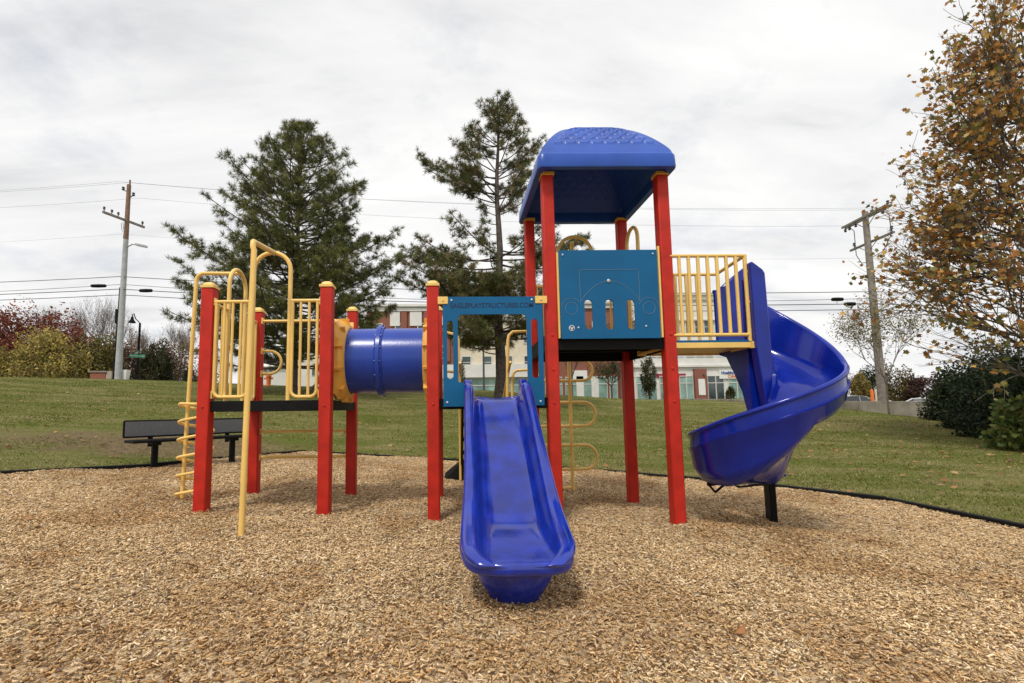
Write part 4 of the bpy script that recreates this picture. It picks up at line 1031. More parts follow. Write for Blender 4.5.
low = np.clip((3.6-P[:, 2])/2.5, 0, 1) > rng.random(len(P))*1.1
V1 = leaves(P[~low], .145, AUT, True); V2 = leaves(P[low], .135, [(.26, .23, .06), (.18, .18, .05), (.40, .25, .06), (.24, .15, .05)], True)
npmesh('crown', np.concatenate([V1[0], V2[0]]), np.concatenate([V1[1], V2[1]+len(V1[0])]), 'leaf', np.concatenate([V1[2], V2[2]]), root)
tag(root, 'large autumn tree with brown and orange leaves filling the right edge', 'tree')
random.setstate(st_)

# dark evergreen bushes below it
EVG = [(.018, .032, .012), (.028, .045, .016), (.014, .022, .009), (.04, .055, .02)]
for i, (u, D, rx, rz, lab) in enumerate(((1030, 14.2, 1.7, 2.7, 'dark evergreen bush lowest at the right edge of the lawn'), (996, 16.5, 1.7, 2.9, 'dark evergreen bush in the middle of the row below the autumn tree'), (1075, 12.6, 2.0, 3.0, 'dark evergreen bush nearest the camera, cut by the right edge'), (968, 19.5, 1.4, 2.6, 'dark evergreen bush covering the end of the concrete wall'), (1012, 20.5, 2.4, 4.6, 'taller dark evergreen bush standing behind the row'))):
    p = at(u, 410, D); bush('evergreen_bush', (p.x, p.y, T(p.x, p.y)-.05), (rx, rx, rz), 9000, .14, EVG, lab, 'bush', 'dark evergreen bushes under the autumn tree', clumps=90)
p = at(1040, 410, 11.5); bush('leafy_shrub', (p.x, p.y, T(p.x, p.y)), (1.1, 1.1, 1.7), 2600, .13, [(.06, .10, .02), (.10, .13, .03), (.15, .15, .04)], 'light green leafy shrub at the right edge under the autumn tree', clumps=40, lobed=True)
# pale thinning tree behind the right pole
p = at(880, 400, 24); leafy_tree('thinning_tree', (p.x+.4, p.y, T(p.x, p.y)), 6.6, .55, 3600, .11, [(.22, .20, .09), (.28, .22, .10), (.16, .15, .06)], 'thinning olive tree with sparse leaves around the weathered right pole', jitter=.22, tr=.045)

# ------------------------------------------------------------------ left background hedge and trees
def gpt(u, D): p = at(u, 380, D); return (p.x, p.y, T(p.x, p.y)-.1)
GOLD = [(.42, .33, .09), (.30, .26, .075), (.50, .38, .10), (.21, .19, .06), (.22, .16, .08)]
RED = [(.25, .065, .04), (.18, .05, .032), (.30, .11, .055), (.13, .045, .03)]
OLV = [(.16, .14, .035), (.11, .11, .03), (.22, .16, .05), (.09, .075, .03)]
BRN = [(.22, .14, .09), (.16, .10, .07), (.27, .14, .08), (.12, .085, .06)]
bush('golden_shrub', gpt(40, 35), (3.6, 2.2, 4.2), 13000, .2, GOLD, 'large golden yellow shrub on the crest at far left', clumps=70)
bush('golden_shrub', gpt(-12, 36), (2.6, 2.2, 3.4), 5000, .17, OLV, 'olive yellow shrub cut by the left edge of the photo', clumps=50)
bush('red_tree', gpt(30, 44), (5.8, 3, 8.3), 16000, .26, RED, 'wide dark red tree behind the golden shrub', 'tree', clumps=90)
bush('red_tree', gpt(-22, 44), (4.5, 3, 8.8), 9000, .26, RED, 'dark red tree at the far left edge', 'tree', clumps=60)
bush('red_tree', gpt(70, 43), (3.0, 2.5, 6.4), 8000, .24, RED, 'smaller dark red tree just left of the olive shrub', 'tree', clumps=50)
bush('olive_shrub', gpt(95, 38), (2.5, 2, 4.8), 9000, .2, OLV, 'olive green shrub left of the grey utility pole', clumps=55)
bush('brown_thicket', gpt(125, 42), (3.0, 2, 4.6), 9000, .2, BRN, 'brown twiggy thicket directly behind the grey utility pole', clumps=60)
bush('brown_thicket', gpt(176, 46), (4.2, 2, 5.0), 11000, .2, BRN, 'reddish brown thicket between the street lamp and the dense pine', clumps=60)
bush('green_bush', gpt(155, 40), (1.8, 1.5, 4.0), 7000, .19, [(.035, .045, .018), (.05, .06, .022), (.08, .06, .03)], 'dark green bush right of the street lamp', clumps=45)
bush('cone_evergreen', gpt(189, 36), (.55, .55, 1.7), 2500, .10, EVG, 'small dark cone shaped evergreen at the foot of the dense pine', 'shrub', clumps=40)
for i, (u, D, h, lab) in enumerate(((48, 52, 10.0, 'bare pale tree above the dark red trees'), (84, 50, 9.8, 'bare pale tree rising between the red and olive crowns'), (106, 48, 9.6, 'bare pale tree just left of the grey utility pole'), (140, 50, 7.4, 'low bare tree behind the street lamp'), (178, 52, 7.6, 'bare bushy tree at the left side of the dense pine'))):
    leafy_tree('bare_tree', gpt(u, D), h, .5, 700, .10, [(.22, .17, .10), (.18, .13, .08)], lab, 'tree', 'bare trees behind the crest', depth=5, tr=.10, jitter=.25, first=.22, up=.25)

# ------------------------------------------------------------------ street furniture on the crest
def cyl(mb, a, b, r0, r1=None, n=12): mb.tube([a, b], [r0, r1 if r1 is not None else r0], n)
p = at(118, 380, 30); zb0 = T(p.x, p.y); LP = Vector((p.x, p.y, zb0)); Ht = at(127, 182, 30).z-zb0
up = empty('utility_pole', LP); mb = MB(); cyl(mb, (0, 0, -.2), (0, 0, Ht*.70), .20, .145); mb.build('pole_shaft', 'polegrey', up, True)
mb = MB(); cyl(mb, (0, 0, Ht*.70), (0, 0, Ht*.985), .145, .12); cyl(mb, (0.05, 0, Ht*.97), (.05, 0, Ht*1.01), .05); mb.build('pole_top', 'poletop', up, True)
ca = Vector((math.cos(R(-38)), math.sin(R(-38)), 0))
za = Ht*.795
mb = MB(); mb.obox((0, -.24, za), Vector((.45, 1.25, 0)), VX*.05, VZ*.07); mb.build('crossarm', 'polewood', up)
for t in (-.95, -.6, -.3, .9):
    q = Vector((.45, 1.25, 0))*t + Vector((0, -.24, za+.07)); mb = MB(); mb.lathe(q, [(.03, 0), (.03, .12), (.08, .14), (.05, .2), (.08, .24), (.02, .3)], 10); mb.build('insulator', 'darkframe', up, True)
for (dx_, z_) in ((-.35, .96), (.32, .93)):
    mb = MB(); cyl(mb, (0, 0, Ht*z_-.2), (dx_, 0, Ht*z_), .03); mb.lathe((dx_, 0, Ht*z_), [(.04, -.05), (.1, 0), (.06, .08), (.1, .14), (.03, .2)], 10); mb.build('insulator', 'darkframe', up, True)
mb = MB()
for k in range(3):
    a = Vector((-.9+.25*k, .75-.2*k, za+.2)); mb.tube([a, a+Vector((.15, -.1, -.55)), a+Vector((.55, -.4, -.85)), Vector((-.12, -.1, za-1.1+.1*k))], .016, 5)
mb.build('drop_cable', 'wire', up, True)
mb = MB(); zl = Ht*.665; mb.tube([(0, 0, zl-.1), (.5, -.1, zl+.12), (1.0, -.2, zl)], .035, 8); mb.obox((1.15, -.22, zl-.02), Vector((.36, -.05, -.09)), VY*.12, VZ*.06); mb.build('road_light', 'steel', up, True)
mb = MB(); cyl(mb, (-.36, .1, -.2), (-.27, .1, Ht*.46), .055, .045); mb.box((-.42, 0, Ht*.28), (-.20, .22, Ht*.35)); mb.build('cable_riser', 'black', up, True)
tag(up, 'tall grey utility pole with brown top and one crossarm at left', 'utility pole', 'utility poles')

p = at(883, 404, 27); zb0 = -.1; RP = Vector((p.x, p.y, zb0)); Ht2 = at(866, 210, 27).z-zb0
up = empty('utility_pole', RP); mb = MB(); cyl(mb, (0, 0, -.2), (0, 0, Ht2*.99), .24, .15); mb.build('pole_shaft', 'polewood', up, True)
c1 = Vector((1.02, .95, .0)).normalized(); za1 = Ht2*.965; za2 = Ht2*.845
armv = at(886, 205, 27)-at(846, 226, 27)
# the crossarms recede away from the road: real arms are level and run mostly in depth
def arm_dir(): return Vector((.62, -1.35, 0))
mb = MB()
for o_ in (-.1, .1): mb.obox(Vector((o_*1.4, 0, za1)), Vector((-.12, -1.7, 0)), Vector((.045, .0, 0)), VZ*.06)
mb.build('crossarm', 'polewood', up)
mb = MB(); mb.obox((.2, 0, za2), Vector((-.1, -1.6, 0)), Vector((.05, .0, 0)), VZ*.06); mb.build('crossarm', 'polewood', up)
for s_, zz_, kk_ in ((-.95, za1, -1), (-.75, za1, -1), (-.45, za1, -1), (.72, za1, -1), (.95, za1, 1), (1.0, za2, 1), (-.6, za2, 1)):
    q = Vector((-.12, -1.7, 0))*s_ + VZ*(zz_); mb = MB(); mb.lathe(q, [(.025, .0), (.03, .10*kk_), (.085, .13*kk_), (.05, .2*kk_), (.085, .26*kk_), (.02, .32*kk_)], 10); mb.build('insulator', 'darkframe', up, True)
mb = MB(); A1 = Vector((-.12, -1.7, 0))
mb.tube([A1*.75+VZ*(za1-.2), A1*.95+VZ*(za1-.45), A1*.97+VZ*(za2+.3), A1*.95+VZ*(za2-.2), A1*.6+VZ*(za2-.9), A1*.15+VZ*(za2-1.0)], .022, 6)
mb.tube([A1*-.7+VZ*(za1-.2), A1*-.55+VZ*(za1-.5), A1*-.55+VZ*(za2-.5), A1*-.35+VZ*(za2-1.1), A1*-.1+VZ*(za2-1.2)], .022, 6)
for sg in (-1, 1): mb.tube([A1*.5*sg+VZ*za1, VZ*(za1-.7)], .02, 5); mb.tube([A1*.5*sg+VZ*za2, VZ*(za2-.6)], .02, 5)
mb.build('drop_cable', 'wire', up, True)
tag(up, 'weathered brown utility pole with double crossarms at right', 'utility pole', 'utility poles')

WP = []
def wire(pts, r, label, sag=.4):
    out = []
    for a, b in zip(pts[:-1], pts[1:]):
        a, b = Vector(a), Vector(b); n = 14
        for i in range(n+(1 if b == Vector(pts[-1]) else 0)): t = i/n; out.append(a.lerp(b, t)-VZ*sag*4*t*(1-t))
    WP.append(out); mb = MB(); c = out[0]; mb.tube([q-c for q in out], r, 5); o = mb.build('overhead_wire', 'wire', None, True); o.location = c
    tag(o, label, 'wire', 'overhead wires along the road'); return o
def lv(v, u=118): return at(u, v, 30).z
def rv(v, u=876): return at(u, v, 27).z
Lf = lambda z, dy=0: (LP.x-42, LP.y+4+dy, z); Rf = lambda z, dy=0: (RP.x+34, RP.y+2+dy, z)
for (z1, z2, dxx, dyy, r, lab) in ((lv(182.5, 127), rv(208, 868), 0, 0, .007, 'thin top wire from the grey pole tip'), (lv(186, 127), rv(214, 868), -.35, -.6, .007, 'thin wire just under the top wire'), (lv(194, 127), rv(222, 868), .32, .6, .007, 'third thin wire below the pole top insulators'),
    (lv(234), rv(258), -.2, 0, .005, 'faint single wire halfway between the top wires and the cables'), (lv(277), rv(292), -.2, -.1, .026, 'highest of the dark cables low on the poles'), (lv(284), rv(298), -.2, .1, .018, 'second dark cable carrying the left splice case'), (lv(289.5), rv(304), -.2, -.1, .03, 'third dark cable carrying the right splice case'), (lv(294.5), rv(309), -.2, .1, .026, 'lowest of the dark cables')):
    a = LP+Vector((dxx, dyy, 0)); b = RP+Vector((0, dyy, 0))
    r *= .8
    wire([Lf(z1+1.0, dyy), (a.x, a.y, z1), (b.x, b.y, z2), Rf(z2+.6, dyy)], r, lab, .45 if r > .015 else .6)
def splice(u, v, D, ln, lab, wi=5):
    c = at(u, v, D); P_ = WP[wi]
    for a, b in zip(P_[:-1], P_[1:]):
        if a.x <= c.x <= b.x: c = a.lerp(b, (c.x-a.x)/(b.x-a.x)); break
    mb = MB(); mb.lathe((0, 0, 0), [(.04, -ln), (.10, -ln*.85), (.115, 0), (.10, ln*.85), (.04, ln)], 10, 'x'); o = mb.build('splice_case', 'black', None, True); o.location = c; tag(o, lab, 'cable box', 'black splice cases on the cables')
splice(98, 285, 30.2, .5, 'black splice case left of the grey utility pole'); splice(148, 294, 30, .42, 'black splice case right of the grey utility pole', 6); splice(834, 303.5, 27.5, .36, 'thick black splice case left of the weathered pole'); splice(846, 308, 27.3, .34, 'thin black splice case nearest the weathered pole', 6)

# street lamp with street name signs
p = at(137, 380, 31); b = Vector((p.x, p.y, T(p.x, p.y))); sl_ = empty('street_lamp', b); hh = at(138, 323, 31).z-b.z
mb = MB(); mb.tube([(0, 0, -.1), (0, 0, hh)], [.085, .06], 10); mb.lathe((0, 0, 0), [(.16, 0), (.14, .3), (.09, .4)], 12); mb.build('lamp_post', 'black', sl_, True)
mb = MB(); mb.tube([(0, 0, hh-.05), (-.12, 0, hh+.12), (-.3, 0, hh+.28), (-.42, 0, hh+.62), (-.52, 0, hh+.55), (-.52, 0, hh+.4)], .03, 8); mb.build('lamp_arm', 'black', sl_, True)
mb = MB(); mb.lathe((-.52, 0, hh+.02), [(.22, 0), (.18, .10), (.10, .2), (.08, .34), (.03, .42)], 16); mb.build('lamp_shade', 'black', sl_, True)
for (dz, an, m_) in ((1.62, 25, 'greensign'), (1.83, -50, 'greensign')):
    mb = MB(); d = Vector((math.cos(R(an)), math.sin(R(an)), 0)); mb.obox((0, -.1, dz), d*.42, Vector((-d.y, d.x, 0))*.012, VZ*.11); s0 = mb.build('street_name_sign', m_, sl_)
    mb = MB(); mb.obox(Vector((0, -.1, dz+.0))-Vector((-d.y, d.x, 0))*.016, d*.39, Vector((-d.y, d.x, 0))*.003, VZ*.015); mb.build('sign_stripe', 'white', s0)
tag(sl_, 'black street lamp with green street name signs on its post', 'street lamp')
# brick entrance pier and white box
p = at(102, 381, 30.5); b = Vector((p.x, p.y, T(p.x, p.y))); e0 = empty('brick_pier', b)
mb = MB(); mb.box((-.55, -.3, -.2), (.4, .3, .47)); mb.build('brick_base', 'brickpl', e0); mb = MB(); mb.box((-.65, -.36, .47), (.48, .36, .56)); mb.build('cap', 'concrete', e0, bevel=.01)
mb = MB(); mb.box((.42, -.28, -.2), (.78, .28, .55)); mb.build('end_block', 'concrete', e0, bevel=.01)
tag(e0, 'low brick pier with pale stone cap left of the utility pole', 'brick pier')
p = at(124, 381, 30.3); b = Vector((p.x, p.y, T(p.x, p.y))); mb = MB(); mb.sweep([[(-.18, -.15, -.1), (.18, -.15, -.1), (.18, .15, -.1), (-.18, .15, -.1)], [(-.26, -.2, .60), (.26, -.2, .60), (.26, .2, .60), (-.26, .2, .60)], [(-.26, -.2, .66), (.26, -.2, .66), (.26, .2, .66), (-.26, .2, .66)]])
o = mb.build('utility_box', 'white', None, bevel=.01); o.location = b; tag(o, 'small white tapered box right of the utility pole foot', 'utility box')
# hydrant
p = at(268.5, 387, 27); b = Vector((p.x, p.y, T(p.x, p.y)-.02)); e0 = empty('fire_hydrant', b)
mb = MB(); mb.lathe((0, 0, 0), [(.18, 0), (.18, .05), (.12, .07), (.12, .52), (.16, .54), (.15, .6), (.10, .70), (.03, .76)], 14); mb.build('hydrant_body', 'orange', e0, True)
for s_ in (-1, 1): mb = MB(); mb.tube([(0, 0, .45), (.24*s_, 0, .45)], .06, 10); mb.build('nozzle', 'orange', e0, True)
mb = MB(); mb.lathe((0, 0, -.05), [(.3, 0), (.28, .07)], 14); mb.build('base_ring', 'black', e0)
tag(e0, 'orange fire hydrant in front of the white house wall', 'fire hydrant')
# fallen bough by the dense pine
a = at(304, 394, 20); c = at(322, 379, 20.5); a = Vector((a.x, a.y, T(a.x, a.y)+.02)); mb = MB(); d = Vector((c.x-a.x, c.y-a.y, c.z-a.z)); mb.tube([(0, 0, 0), d*.3+VZ*.03, d*.6, d], [.07, .08, .07, .05], 7); mb.tube([d*.55, d*.7+VZ*.2], [.04, .02], 5)
o = mb.build('fallen_bough', 'bark', None, True); o.location = a; tag(o, 'dark leaning bough beside the dense pine trunk', 'branch')

# ------------------------------------------------------------------ buildings
def house_block(name, origin, ang, label, cat='building'):
    e0 = empty(name, origin); e0.rotation_euler = (0, 0, ang); e0.rotation_mode = 'XYZ'; tag(e0, label, cat); return e0
# white house behind the pine
p = at(262, 386, 46); b = Vector((p.x, p.y, T(p.x, p.y)-.3)); e0 = house_block('white_house', b, 0, 'low white house with a shingled gable roof behind the dense pine', 'house')
mb = MB(); mb.box((-.8, 0, 0), (2.6, 6, 2.5)); mb.box((2.6, -.6, 0), (6.2, 6, 2.3)); mb.add([(2.6, -.6, 2.3), (6.2, -.6, 2.3), (4.4, -.6, 3.6), (2.6, 6, 2.3), (6.2, 6, 2.3), (4.4, 6, 3.6)], [(0, 1, 2), (3, 5, 4), (0, 3, 4, 1), (0, 2, 5, 3), (1, 4, 5, 2)]); mb.build('wall', 'siding', e0)
mb = MB(); mb.add([(-1.1, -.3, 2.45), (2.62, -.3, 2.45), (2.62, 3, 3.4), (.2, 3, 3.4), (-1.1, 6.3, 2.45), (2.62, 6.3, 2.45), (-1.1, -.3, 2.52), (2.62, -.3, 2.52), (2.62, 3, 3.5), (.2, 3, 3.5), (-1.1, 6.3, 2.52), (2.62, 6.3, 2.52)], [(6, 7, 8, 9), (9, 8, 11, 10), (6, 9, 10), (0, 3, 2, 1), (3, 4, 5, 2), (0, 4, 3), (0, 1, 7, 6)]); mb.build('roof', 'siding', e0)
for (x0, z0) in ((3.1, 1.0), (4.9, 1.5), (5.4, .8)):
    mb = MB(); mb.box((x0, -.64, z0), (x0+.4, -.6, z0+.8)); f_ = mb.build('window', 'frame', e0); mb = MB(); mb.box((x0+.05, -.65, z0+.05), (x0+.35, -.64, z0+.75)); mb.build('pane', 'glass', f_)
# long shopping building; local x runs along the facade, y=0 the facade plane
FD = 60.0
OX = at(380, 400, FD).x
gz = at(650, 398.5, FD).z - .35
bd_ = empty('shopping_building', (OX, CAM.y+FD, gz))
def ux(u): return at(u, 380, FD).x-OX
def vz(v, u=650): return at(u, v, FD).z-gz
secs = [(366, 456, 'brick'), (456, 540, 'cream'), (540, 634, 'brick'), (634, 757, 'siding')]
TOPV = {0: 303, 1: 314, 2: 303, 3: 291}
topz = [at(400, 303, FD).z-gz, at(495, 313, FD).z-gz, at(590, 300, FD).z-gz, at(700, 291, FD).z-gz]
s1 = vz(375)-.0     # top of the shop fronts (storefront glass)
walls = []
for i, (u0, u1, m_) in enumerate(secs):
    x0, x1 = ux(u0), ux(u1); zt_ = topz[i]; dy0 = (0, .5, 0, .25)[i]
    mb = MB(); mb.box((x0, dy0, 0), (x1-.004, 16, zt_-1.1)); wl = mb.build('wall', m_, bd_); walls.append(wl)
    mb = MB(); mb.box((x0-.02, dy0-.25, zt_-1.1), (x1+.02, 16, zt_-.55)); mb.box((x0-.1, dy0-.5, zt_-.55), (x1+.1, 16.1, zt_-.25)); mb.build('cornice', 'siding', bd_)
# mid band above shops, white
mb = MB(); mb.box((ux(366), -.12, 3.25), (ux(540)-.01, .6, 4.9)); mb.build('fascia_band', 'siding', bd_)
mb = MB(); mb.box((ux(634), -.05, 4.3), (ux(757), .35, 4.55)); mb.box((ux(634), -.08, 7.35), (ux(757), .35, 7.6)); mb.box((ux(634), -.08, 10.3), (ux(757), .35, 10.5)); mb.build('trim_band', 'siding', bd_)
def window(x, z, w_, h, parent, y=0., fm='frame', gm='glass', mull=1):
    mb = MB(); mb.box((x-.12, y-.10, z-.12), (x+w_+.12, y-.02, z)); mb.box((x-.12, y-.10, z+h), (x+w_+.12, y-.02, z+h+.12)); mb.box((x-.12, y-.1, z), (x, y-.02, z+h)); mb.box((x+w_, y-.1, z), (x+w_+.12, y-.02, z+h))
    for k in range(1, mull+1): mb.box((x, y-.085, z+h*k/(mull+1)-.03), (x+w_, y-.03, z+h*k/(mull+1)+.03))
    f_ = mb.build('window', fm, parent); mb = MB(); mb.box((x, y-.05, z), (x+w_, y-.015, z+h)); mb.build('pane', gm, f_)
flz = [5.75, 8.7, 11.6]
for i, (u0, u1, m_) in enumerate(secs):
    dy0 = (0, .5, 0, .25)[i]; x0, x1 = ux(u0), ux(u1)
    for f_, z in enumerate(flz if i != 1 else [vz(367.5, 495), vz(367.5, 495)+3.2, vz(367.5, 495)+6.2]):
        if z+2.0 > topz[i]-1.2: continue
        if i < 3:
            n = 4 if i else 4
            for k in range(n):
                xw = x0 + (x1-x0)*(k+.5)/n - .5; window(xw, z, 1.05, 1.45, bd_, dy0)
        else:
            x = x0+1.0
            while x < x1-3:
                for j in range(3): window(x+j*1.2, z+.0, .82, 1.55, bd_, dy0, mull=1)
                mb = MB(); mb.box((x+3.7, dy0-.03, z-.2), (x+5.6, dy0-.001, z+1.7)); mb.build('siding_panel', 'palesiding', bd_)
                x += 6.1
# storefronts
for (u0, u1, n, gm) in ((370, 452, 6, 'storeglass'), (458, 538, 6, 'storeglass'), (545, 562, 1, 'storeglass'), (565, 577.5, 1, 'storeglass'), (583, 592.5, 1, 'storeglass'), (597, 607, 1, 'storeglass'), (609, 617, 1, 'storeglass'), (637, 657, 2, 'storeglass'), (660, 679, 2, 'storeglass'), (680, 693.5, 2, 'storeglass'), (708, 724.5, 2, 'glass'), (729, 746, 2, 'storeglass'), (749, 755, 1, 'storeglass')):
    x0, x1 = ux(u0), ux(u1)
    for k in range(n):
        a = x0+(x1-x0)*k/n+.06; b = x0+(x1-x0)*(k+1)/n-.06; yy = .25 if u0 > 634 else -.0
        if 458 <= u0 < 540: yy = .48
        mb = MB(); mb.box((a-.05, yy-.14, .15), (a, yy-.02, 3.1)); mb.box((b, yy-.14, .15), (b+.05, yy-.02, 3.1)); mb.box((a, yy-.13, 2.2), (b, yy-.03, 2.3)); mb.box((a-.05, yy-.14, 3.1), (b+.05, yy-.02, 3.2)); mb.box((a-.05, yy-.14, .05), (b+.05, yy-.02, .15))
        f_ = mb.build('shop_window', 'frame', bd_); mb = MB(); mb.box((a, yy-.07, .15), (b, yy-.015, 3.1)); mb.build('pane', gm, f_)
for u in (579.5, 594.5): mb = MB(); mb.box((ux(u)-.45, -.2, 0), (ux(u)+.45, -.01, 3.25)); mb.build('pilaster', 'siding', bd_)
# brick piers with white boards, sign boards
for (u0, u1) in ((694.3, 706.3), (619, 628)):
    mb = MB(); yy = .25 if u0 > 634 else 0; mb.box((ux(u0), yy-.45, 0), (ux(u1), yy-.001, vz(369, 700))); pr = mb.build('brick_pier', 'brick', bd_)
    mb = MB(); w_ = ux(u1)-ux(u0); mb.box((ux(u0)+w_*.25, yy-.52, .7), (ux(u0)+w_*.8, yy-.455, 2.75)); mb.build('white_board', 'white', pr)
    mb = MB(); cxx = ux(u0)+w_*.72; mb.tube([(cxx, yy-.46, 3.25), (cxx, yy-.75, 3.3), (cxx, yy-.75, 3.15)], .09, 8); mb.build('wall_lamp', 'darkframe', pr, True)
for (u0, u1) in ((401, 407), (424, 430), (446, 450)):
    mb = MB(); mb.box((ux(u0), -.3, 5.3), (ux(u1), -.004, topz[0]-1.2)); mb.build('brick_pilaster', 'brick', bd_)
for (u0, u1) in ((390, 400), (410, 422), (432, 444)):
    mb = MB(); mb.box((ux(u0), -.16, 9.9), (ux(u1), -.004, topz[0]-1.15)); mb.build('white_bay', 'siding', bd_)
mb = MB(); mb.box((ux(573), -.2, vz(379.5, 580)), (ux(587), -.004, vz(370.5, 580))); mb.build('sign_board', 'white', bd_)
mb = MB(); x0, x1 = ux(720), ux(748); z0, z1 = vz(378.5, 735), vz(370, 735); mb.box((x0, .05, z0), (x1, .249, z1)); sb_ = mb.build('sign_board', 'white', bd_)
text('Healthy Smiles', ((x0+x1)/2, .03, z0+(z1-z0)*.68), .52, 'bluesign', sb_, .02, width=(x1-x0)*.86, bold=.02)
text('Center', ((x0+x1)/2, .03, z0+(z1-z0)*.28), .50, 'orangesign', sb_, .02, width=(x1-x0)*.42, bold=.02)
text('SALON & SPA', (ux(672), .18, vz(375.5, 672)), .62, 'redsign', bd_, .03, width=ux(686)-ux(658), name='sign_lettering', bold=.02) if False else None
mb = MB(); mb.box((ux(656), .12, vz(377.3, 670)), (ux(686.5), .249, vz(373.6, 670))); mb.build('red_sign', 'redsign', bd_)
tag(bd_, 'long shopping building with brick, cream and white facades beyond the lawn', 'building')
# small trees at the building
GRN = [(.05, .065, .02), (.08, .09, .03), (.10, .07, .03)]
p = at(649.5, 396, 52); b0 = Vector((p.x, p.y, at(650, 397, 52).z-.2)); bush('columnar_tree', b0, (.95, .95, 2.4), 5000, .16, [(.045, .065, .02), (.08, .085, .03), (.11, .075, .035)], 'slender columnar tree in front of the white shop fronts', 'tree', clumps=60, flatb=False)
p = at(731, 396, 52); bush('street_tree', (p.x, p.y, at(731, 397, 52).z-.2), (.75, .75, 1.5), 2200, .14, GRN, 'small round tree under the white sign board', 'tree', clumps=30)
p = at(612, 396, 50); leafy_tree('street_tree', (p.x, p.y, at(612, 397, 50).z-.2), 4.6, .6, 2600, .16, [(.05, .075, .02), (.07, .09, .03)], 'spreading green tree before the brick facade', jitter=.35, depth=4, tr=.09)
p = at(572, 396, 50); leafy_tree('street_tree', (p.x, p.y, at(572, 397, 50).z-.2), 8.6, .6, 4200, .20, [(.22, .13, .06), (.16, .11, .045), (.12, .10, .04)], 'thin brown leaved tree left of the loop climber before the brick facade', jitter=.4, depth=4, tr=.12)
p = at(622, 396, 48); leafy_tree('street_tree', (p.x, p.y, at(622, 397, 48).z-.2), 8.8, .55, 4200, .20, [(.22, .13, .06), (.13, .12, .045), (.18, .10, .04)], 'taller brown olive tree seen through the slots of the upper teal panel', jitter=.4, depth=4, tr=.12)
p = at(757, 396, 48); leafy_tree('street_tree', (p.x, p.y, at(757, 398, 48).z-.2), 4.4, .55, 900, .14, [(.18, .08, .05), (.12, .07, .04)], 'thin red brown tree beside the spiral slide', jitter=.3, depth=4, tr=.08)
p = at(669, 396, 52); bush('street_tree', (p.x, p.y, at(669, 397, 52).z-.2), (.8, .6, 1.0), 1200, .14, BRN, 'low brown bush right of the columnar tree', 'shrub', clumps=25)
p = at(462, 392, 44); bush('cone_evergreen', (p.x, p.y, at(462, 392, 44).z-.3), (.5, .5, 3.4), 2500, .12, EVG, 'narrow dark evergreen left of the slide opening', 'shrub', clumps=40)
p = at(484, 391, 40); mb = MB(); mb.tube([(0, 0, -.5), (0, 0, 5.2)], [.10, .06], 8); o = mb.build('thin_post', 'darkframe', None, True); o.location = (p.x, p.y, at(484, 391, 40).z); tag(o, 'thin dark post in front of the cream facade', 'post')

# retaining wall at right
w0 = at(957, 404, 21.5); w1 = at(835, 404, 27.5); w2 = at(676, 404, 47)
e0 = empty('retaining_wall', (w1.x, w1.y, 0)); wo_ = Vector((w1.x, w1.y, 0))
def wseg(a, b, za, zb_, n):
    for k in range(n):
        p = a.lerp(b, k/n); q = a.lerp(b, (k+1)/n); z0 = za+(zb_-za)*k/n; z1 = za+(zb_-za)*(k+1)/n; mb = MB(); d = (q-p).normalized(); s_ = Vector((-d.y, d.x, 0))*.14; p2 = p+d*.006; q2 = q-d*.006
        V4 = [p2-s_, p2+s_, q2+s_, q2-s_]; V_ = [Vector((v.x, v.y, -.7))-wo_ for v in V4] + [Vector((V4[0].x, V4[0].y, z0))-wo_, Vector((V4[1].x, V4[1].y, z0))-wo_, Vector((V4[2].x, V4[2].y, z1))-wo_, Vector((V4[3].x, V4[3].y, z1))-wo_]
        mb.add(V_, [(0, 3, 2, 1), (4, 5, 6, 7), (0, 1, 5, 4), (1, 2, 6, 5), (2, 3, 7, 6), (3, 0, 4, 7)]); mb.build('wall_panel', 'concrete', e0, bevel=.01)
a0 = Vector((w0.x, w0.y, 0)); a1 = Vector((w1.x, w1.y, 0)); a2 = Vector((w2.x, w2.y, 0))
wseg(a0, a1, at(957, 401.5, 21.5).z, at(835, 401, 27.5).z, 4); wseg(a1, a2, at(835, 401, 27.5).z, at(676, 398.5, 47).z, 8)
tag(e0, 'low stained concrete retaining wall at the top of the lawn', 'wall')
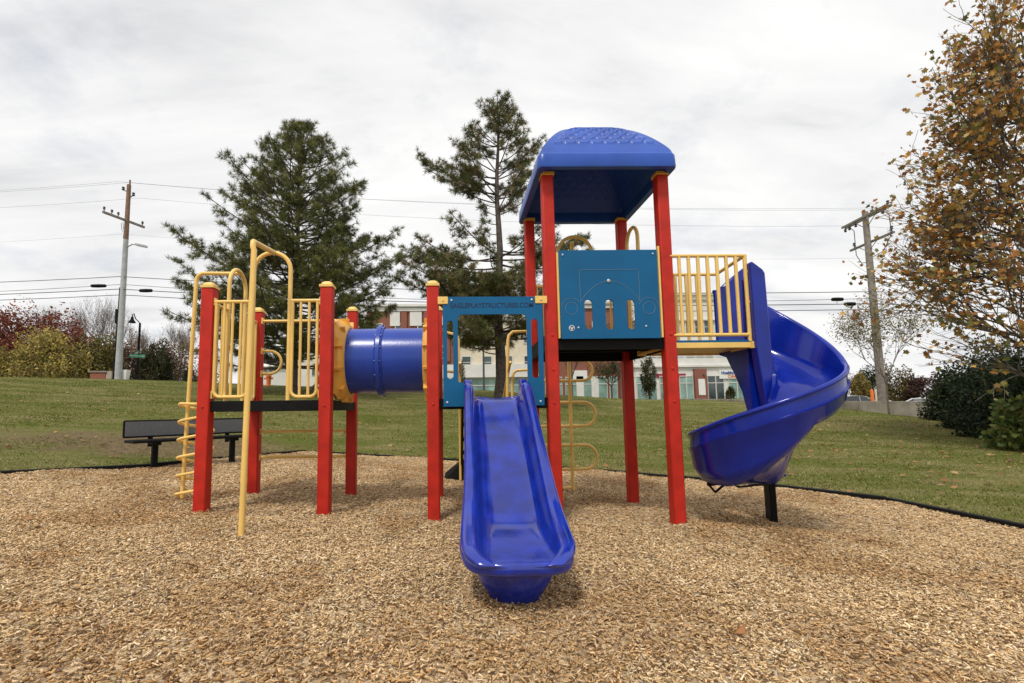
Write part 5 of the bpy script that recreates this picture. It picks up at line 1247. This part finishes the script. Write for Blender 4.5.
# parked cars behind it
def car(name, loc, rz, paint, label, L_=4.5, H_=1.45):
    e0 = empty(name, loc); e0.rotation_euler = (0, 0, rz); prof = [(-L_/2, .35), (-L_/2, .75), (-L_/2+.15, .92), (-L_*.30, 1.0), (L_*.22, 1.0), (L_/2-.25, .82), (L_/2, .65), (L_/2, .35)]
    mb = MB(); mb.sweep([[(x, y, z) for x, z in prof] for y in (-.88, -.84, .84, .88)]); mb.build('body', paint, e0, bevel=.04)
    cab = [(-L_*.40, .99), (-L_*.24, H_-.05), (-L_*.05, H_), (L_*.08, H_-.05), (L_*.26, .99)]
    mb = MB(); mb.sweep([[(x*s_ - (.02 if s_ < 1 else 0), y, z) for x, z in cab] for y, s_ in ((-.74, .97), (-.66, 1), (.66, 1), (.74, .97))]); mb.build('cabin_glass', 'carglass', e0, bevel=.03)
    mb = MB(); rf = [(-L_*.26, H_-.07), (-L_*.05, H_+.02), (L_*.10, H_-.05)]; mb.sweep([[(x, y, z) for x, z in rf]+[(x, y, z-.05) for x, z in rf[::-1]] for y in (-.70, .70)])
    for s_ in (-1, 1):
        mb.tube([(L_*.10, .70*s_, H_-.06), (L_*.28, .80*s_, 1.0)], .035, 6); mb.tube([(-L_*.26, .70*s_, H_-.08), (-L_*.42, .80*s_, 1.0)], .05, 6); mb.tube([(-.1, .71*s_, H_-.03), (-.1, .80*s_, 1.0)], .03, 6)
    mb.build('roof', paint, e0, smooth=True)
    for sx in (-1, 1):
        for sy in (-1, 1):
            mb = MB(); mb.lathe((sx*L_*.31, sy*.80, .33), [(.33, -.1), (.34, 0), (.33, .1)], 20, 'y'); wh_ = mb.build('wheel', 'tyre', e0, True); mb = MB(); mb.lathe((sx*L_*.31, sy*.90, .33), [(.2, -.03), (.2, .012)], 14, 'y'); mb.build('rim', 'steel', wh_, True)
    for sy in (-1, 1): mb = MB(); mb.box((-L_/2-.02, sy*.7-.14, .68), (-L_/2+.06, sy*.7+.14, .82)); mb.build('tail_light', 'tail', e0); mb = MB(); mb.box((L_/2-.06, sy*.65-.14, .6), (L_/2+.02, sy*.65+.14, .72)); mb.build('headlight', 'white', e0)
    tag(e0, label, 'car', 'cars parked beyond the concrete wall')
p = at(927, 400, 27); car('parked_car', (p.x+.3, p.y, at(927, 397.2, 27).z-1.45), R(182), 'carwhite', 'white car behind the concrete wall nearest the dark bushes')
p = at(859, 400, 34); car('parked_car', (p.x-.6, p.y, at(859, 395.8, 34).z-1.45), R(8), 'carsilver', 'silver car with red tail light beyond the wall next to the spiral slide')
p = at(879, 400, 33); car('parked_car', (p.x+1.4, p.y+3, at(885, 399, 36).z-1.4), R(178), 'carwhite', 'white car mostly hidden behind the weathered pole')
for (u, m_, lab) in ((872.5, 'orange', 'orange post left of the weathered pole'), (877, 'cream', 'pale yellow post nearest the weathered pole')):
    p = at(u, 400, 31); mb = MB(); mb.lathe((0, 0, -1.3), [(.09, 0), (.09, 2.2), (.05, 2.3)], 10); o = mb.build('marker_post', m_, None, True); o.location = (p.x, p.y, at(u, 389, 31).z-1.0); tag(o, lab, 'post')
# far trees at the right
def far(u, D, v, rx, pal, name, lab, cl=60, n=5000, cat='tree', fl=False, sz=.22):
    p = at(u, 400, D); h = at(u, v, D).z - (-.3); bush(name, (p.x, p.y, -.3), (rx, rx, h/(2 if not fl else 1)), n, sz, pal, lab, cat, clumps=cl, flatb=fl)
far(861, 52, 371, 1.1, [(.30, .22, .06), (.22, .17, .05)], 'golden_tree', 'narrow golden tree right beside the spiral slide rim')
far(874, 56, 364, 1.9, EVG, 'dark_tree', 'dark evergreen tree left of the weathered pole foot')
far(898, 46, 362, 2.2, [(.13, .105, .03), (.18, .12, .04), (.08, .075, .025)], 'olive_tree', 'olive brown tree right of the weathered pole foot', fl=True, n=7000)
far(925, 44, 372, 1.9, [(.07, .035, .03), (.10, .05, .04)], 'purple_tree', 'dark purple brown tree above the white car')
far(938, 50, 389, 2.6, EVG, 'dark_tree', 'low dark evergreen right of the purple brown tree', fl=True)
far(846, 60, 372, 2.5, [(.22, .15, .10), (.18, .12, .08)], 'brown_tree', 'pale brown tree peeking over the spiral slide rim', n=2500)
far(975, 40, 368, 3.2, OLV+EVG, 'dark_tree', 'dark olive tree behind the evergreen bushes', fl=True, n=9000)
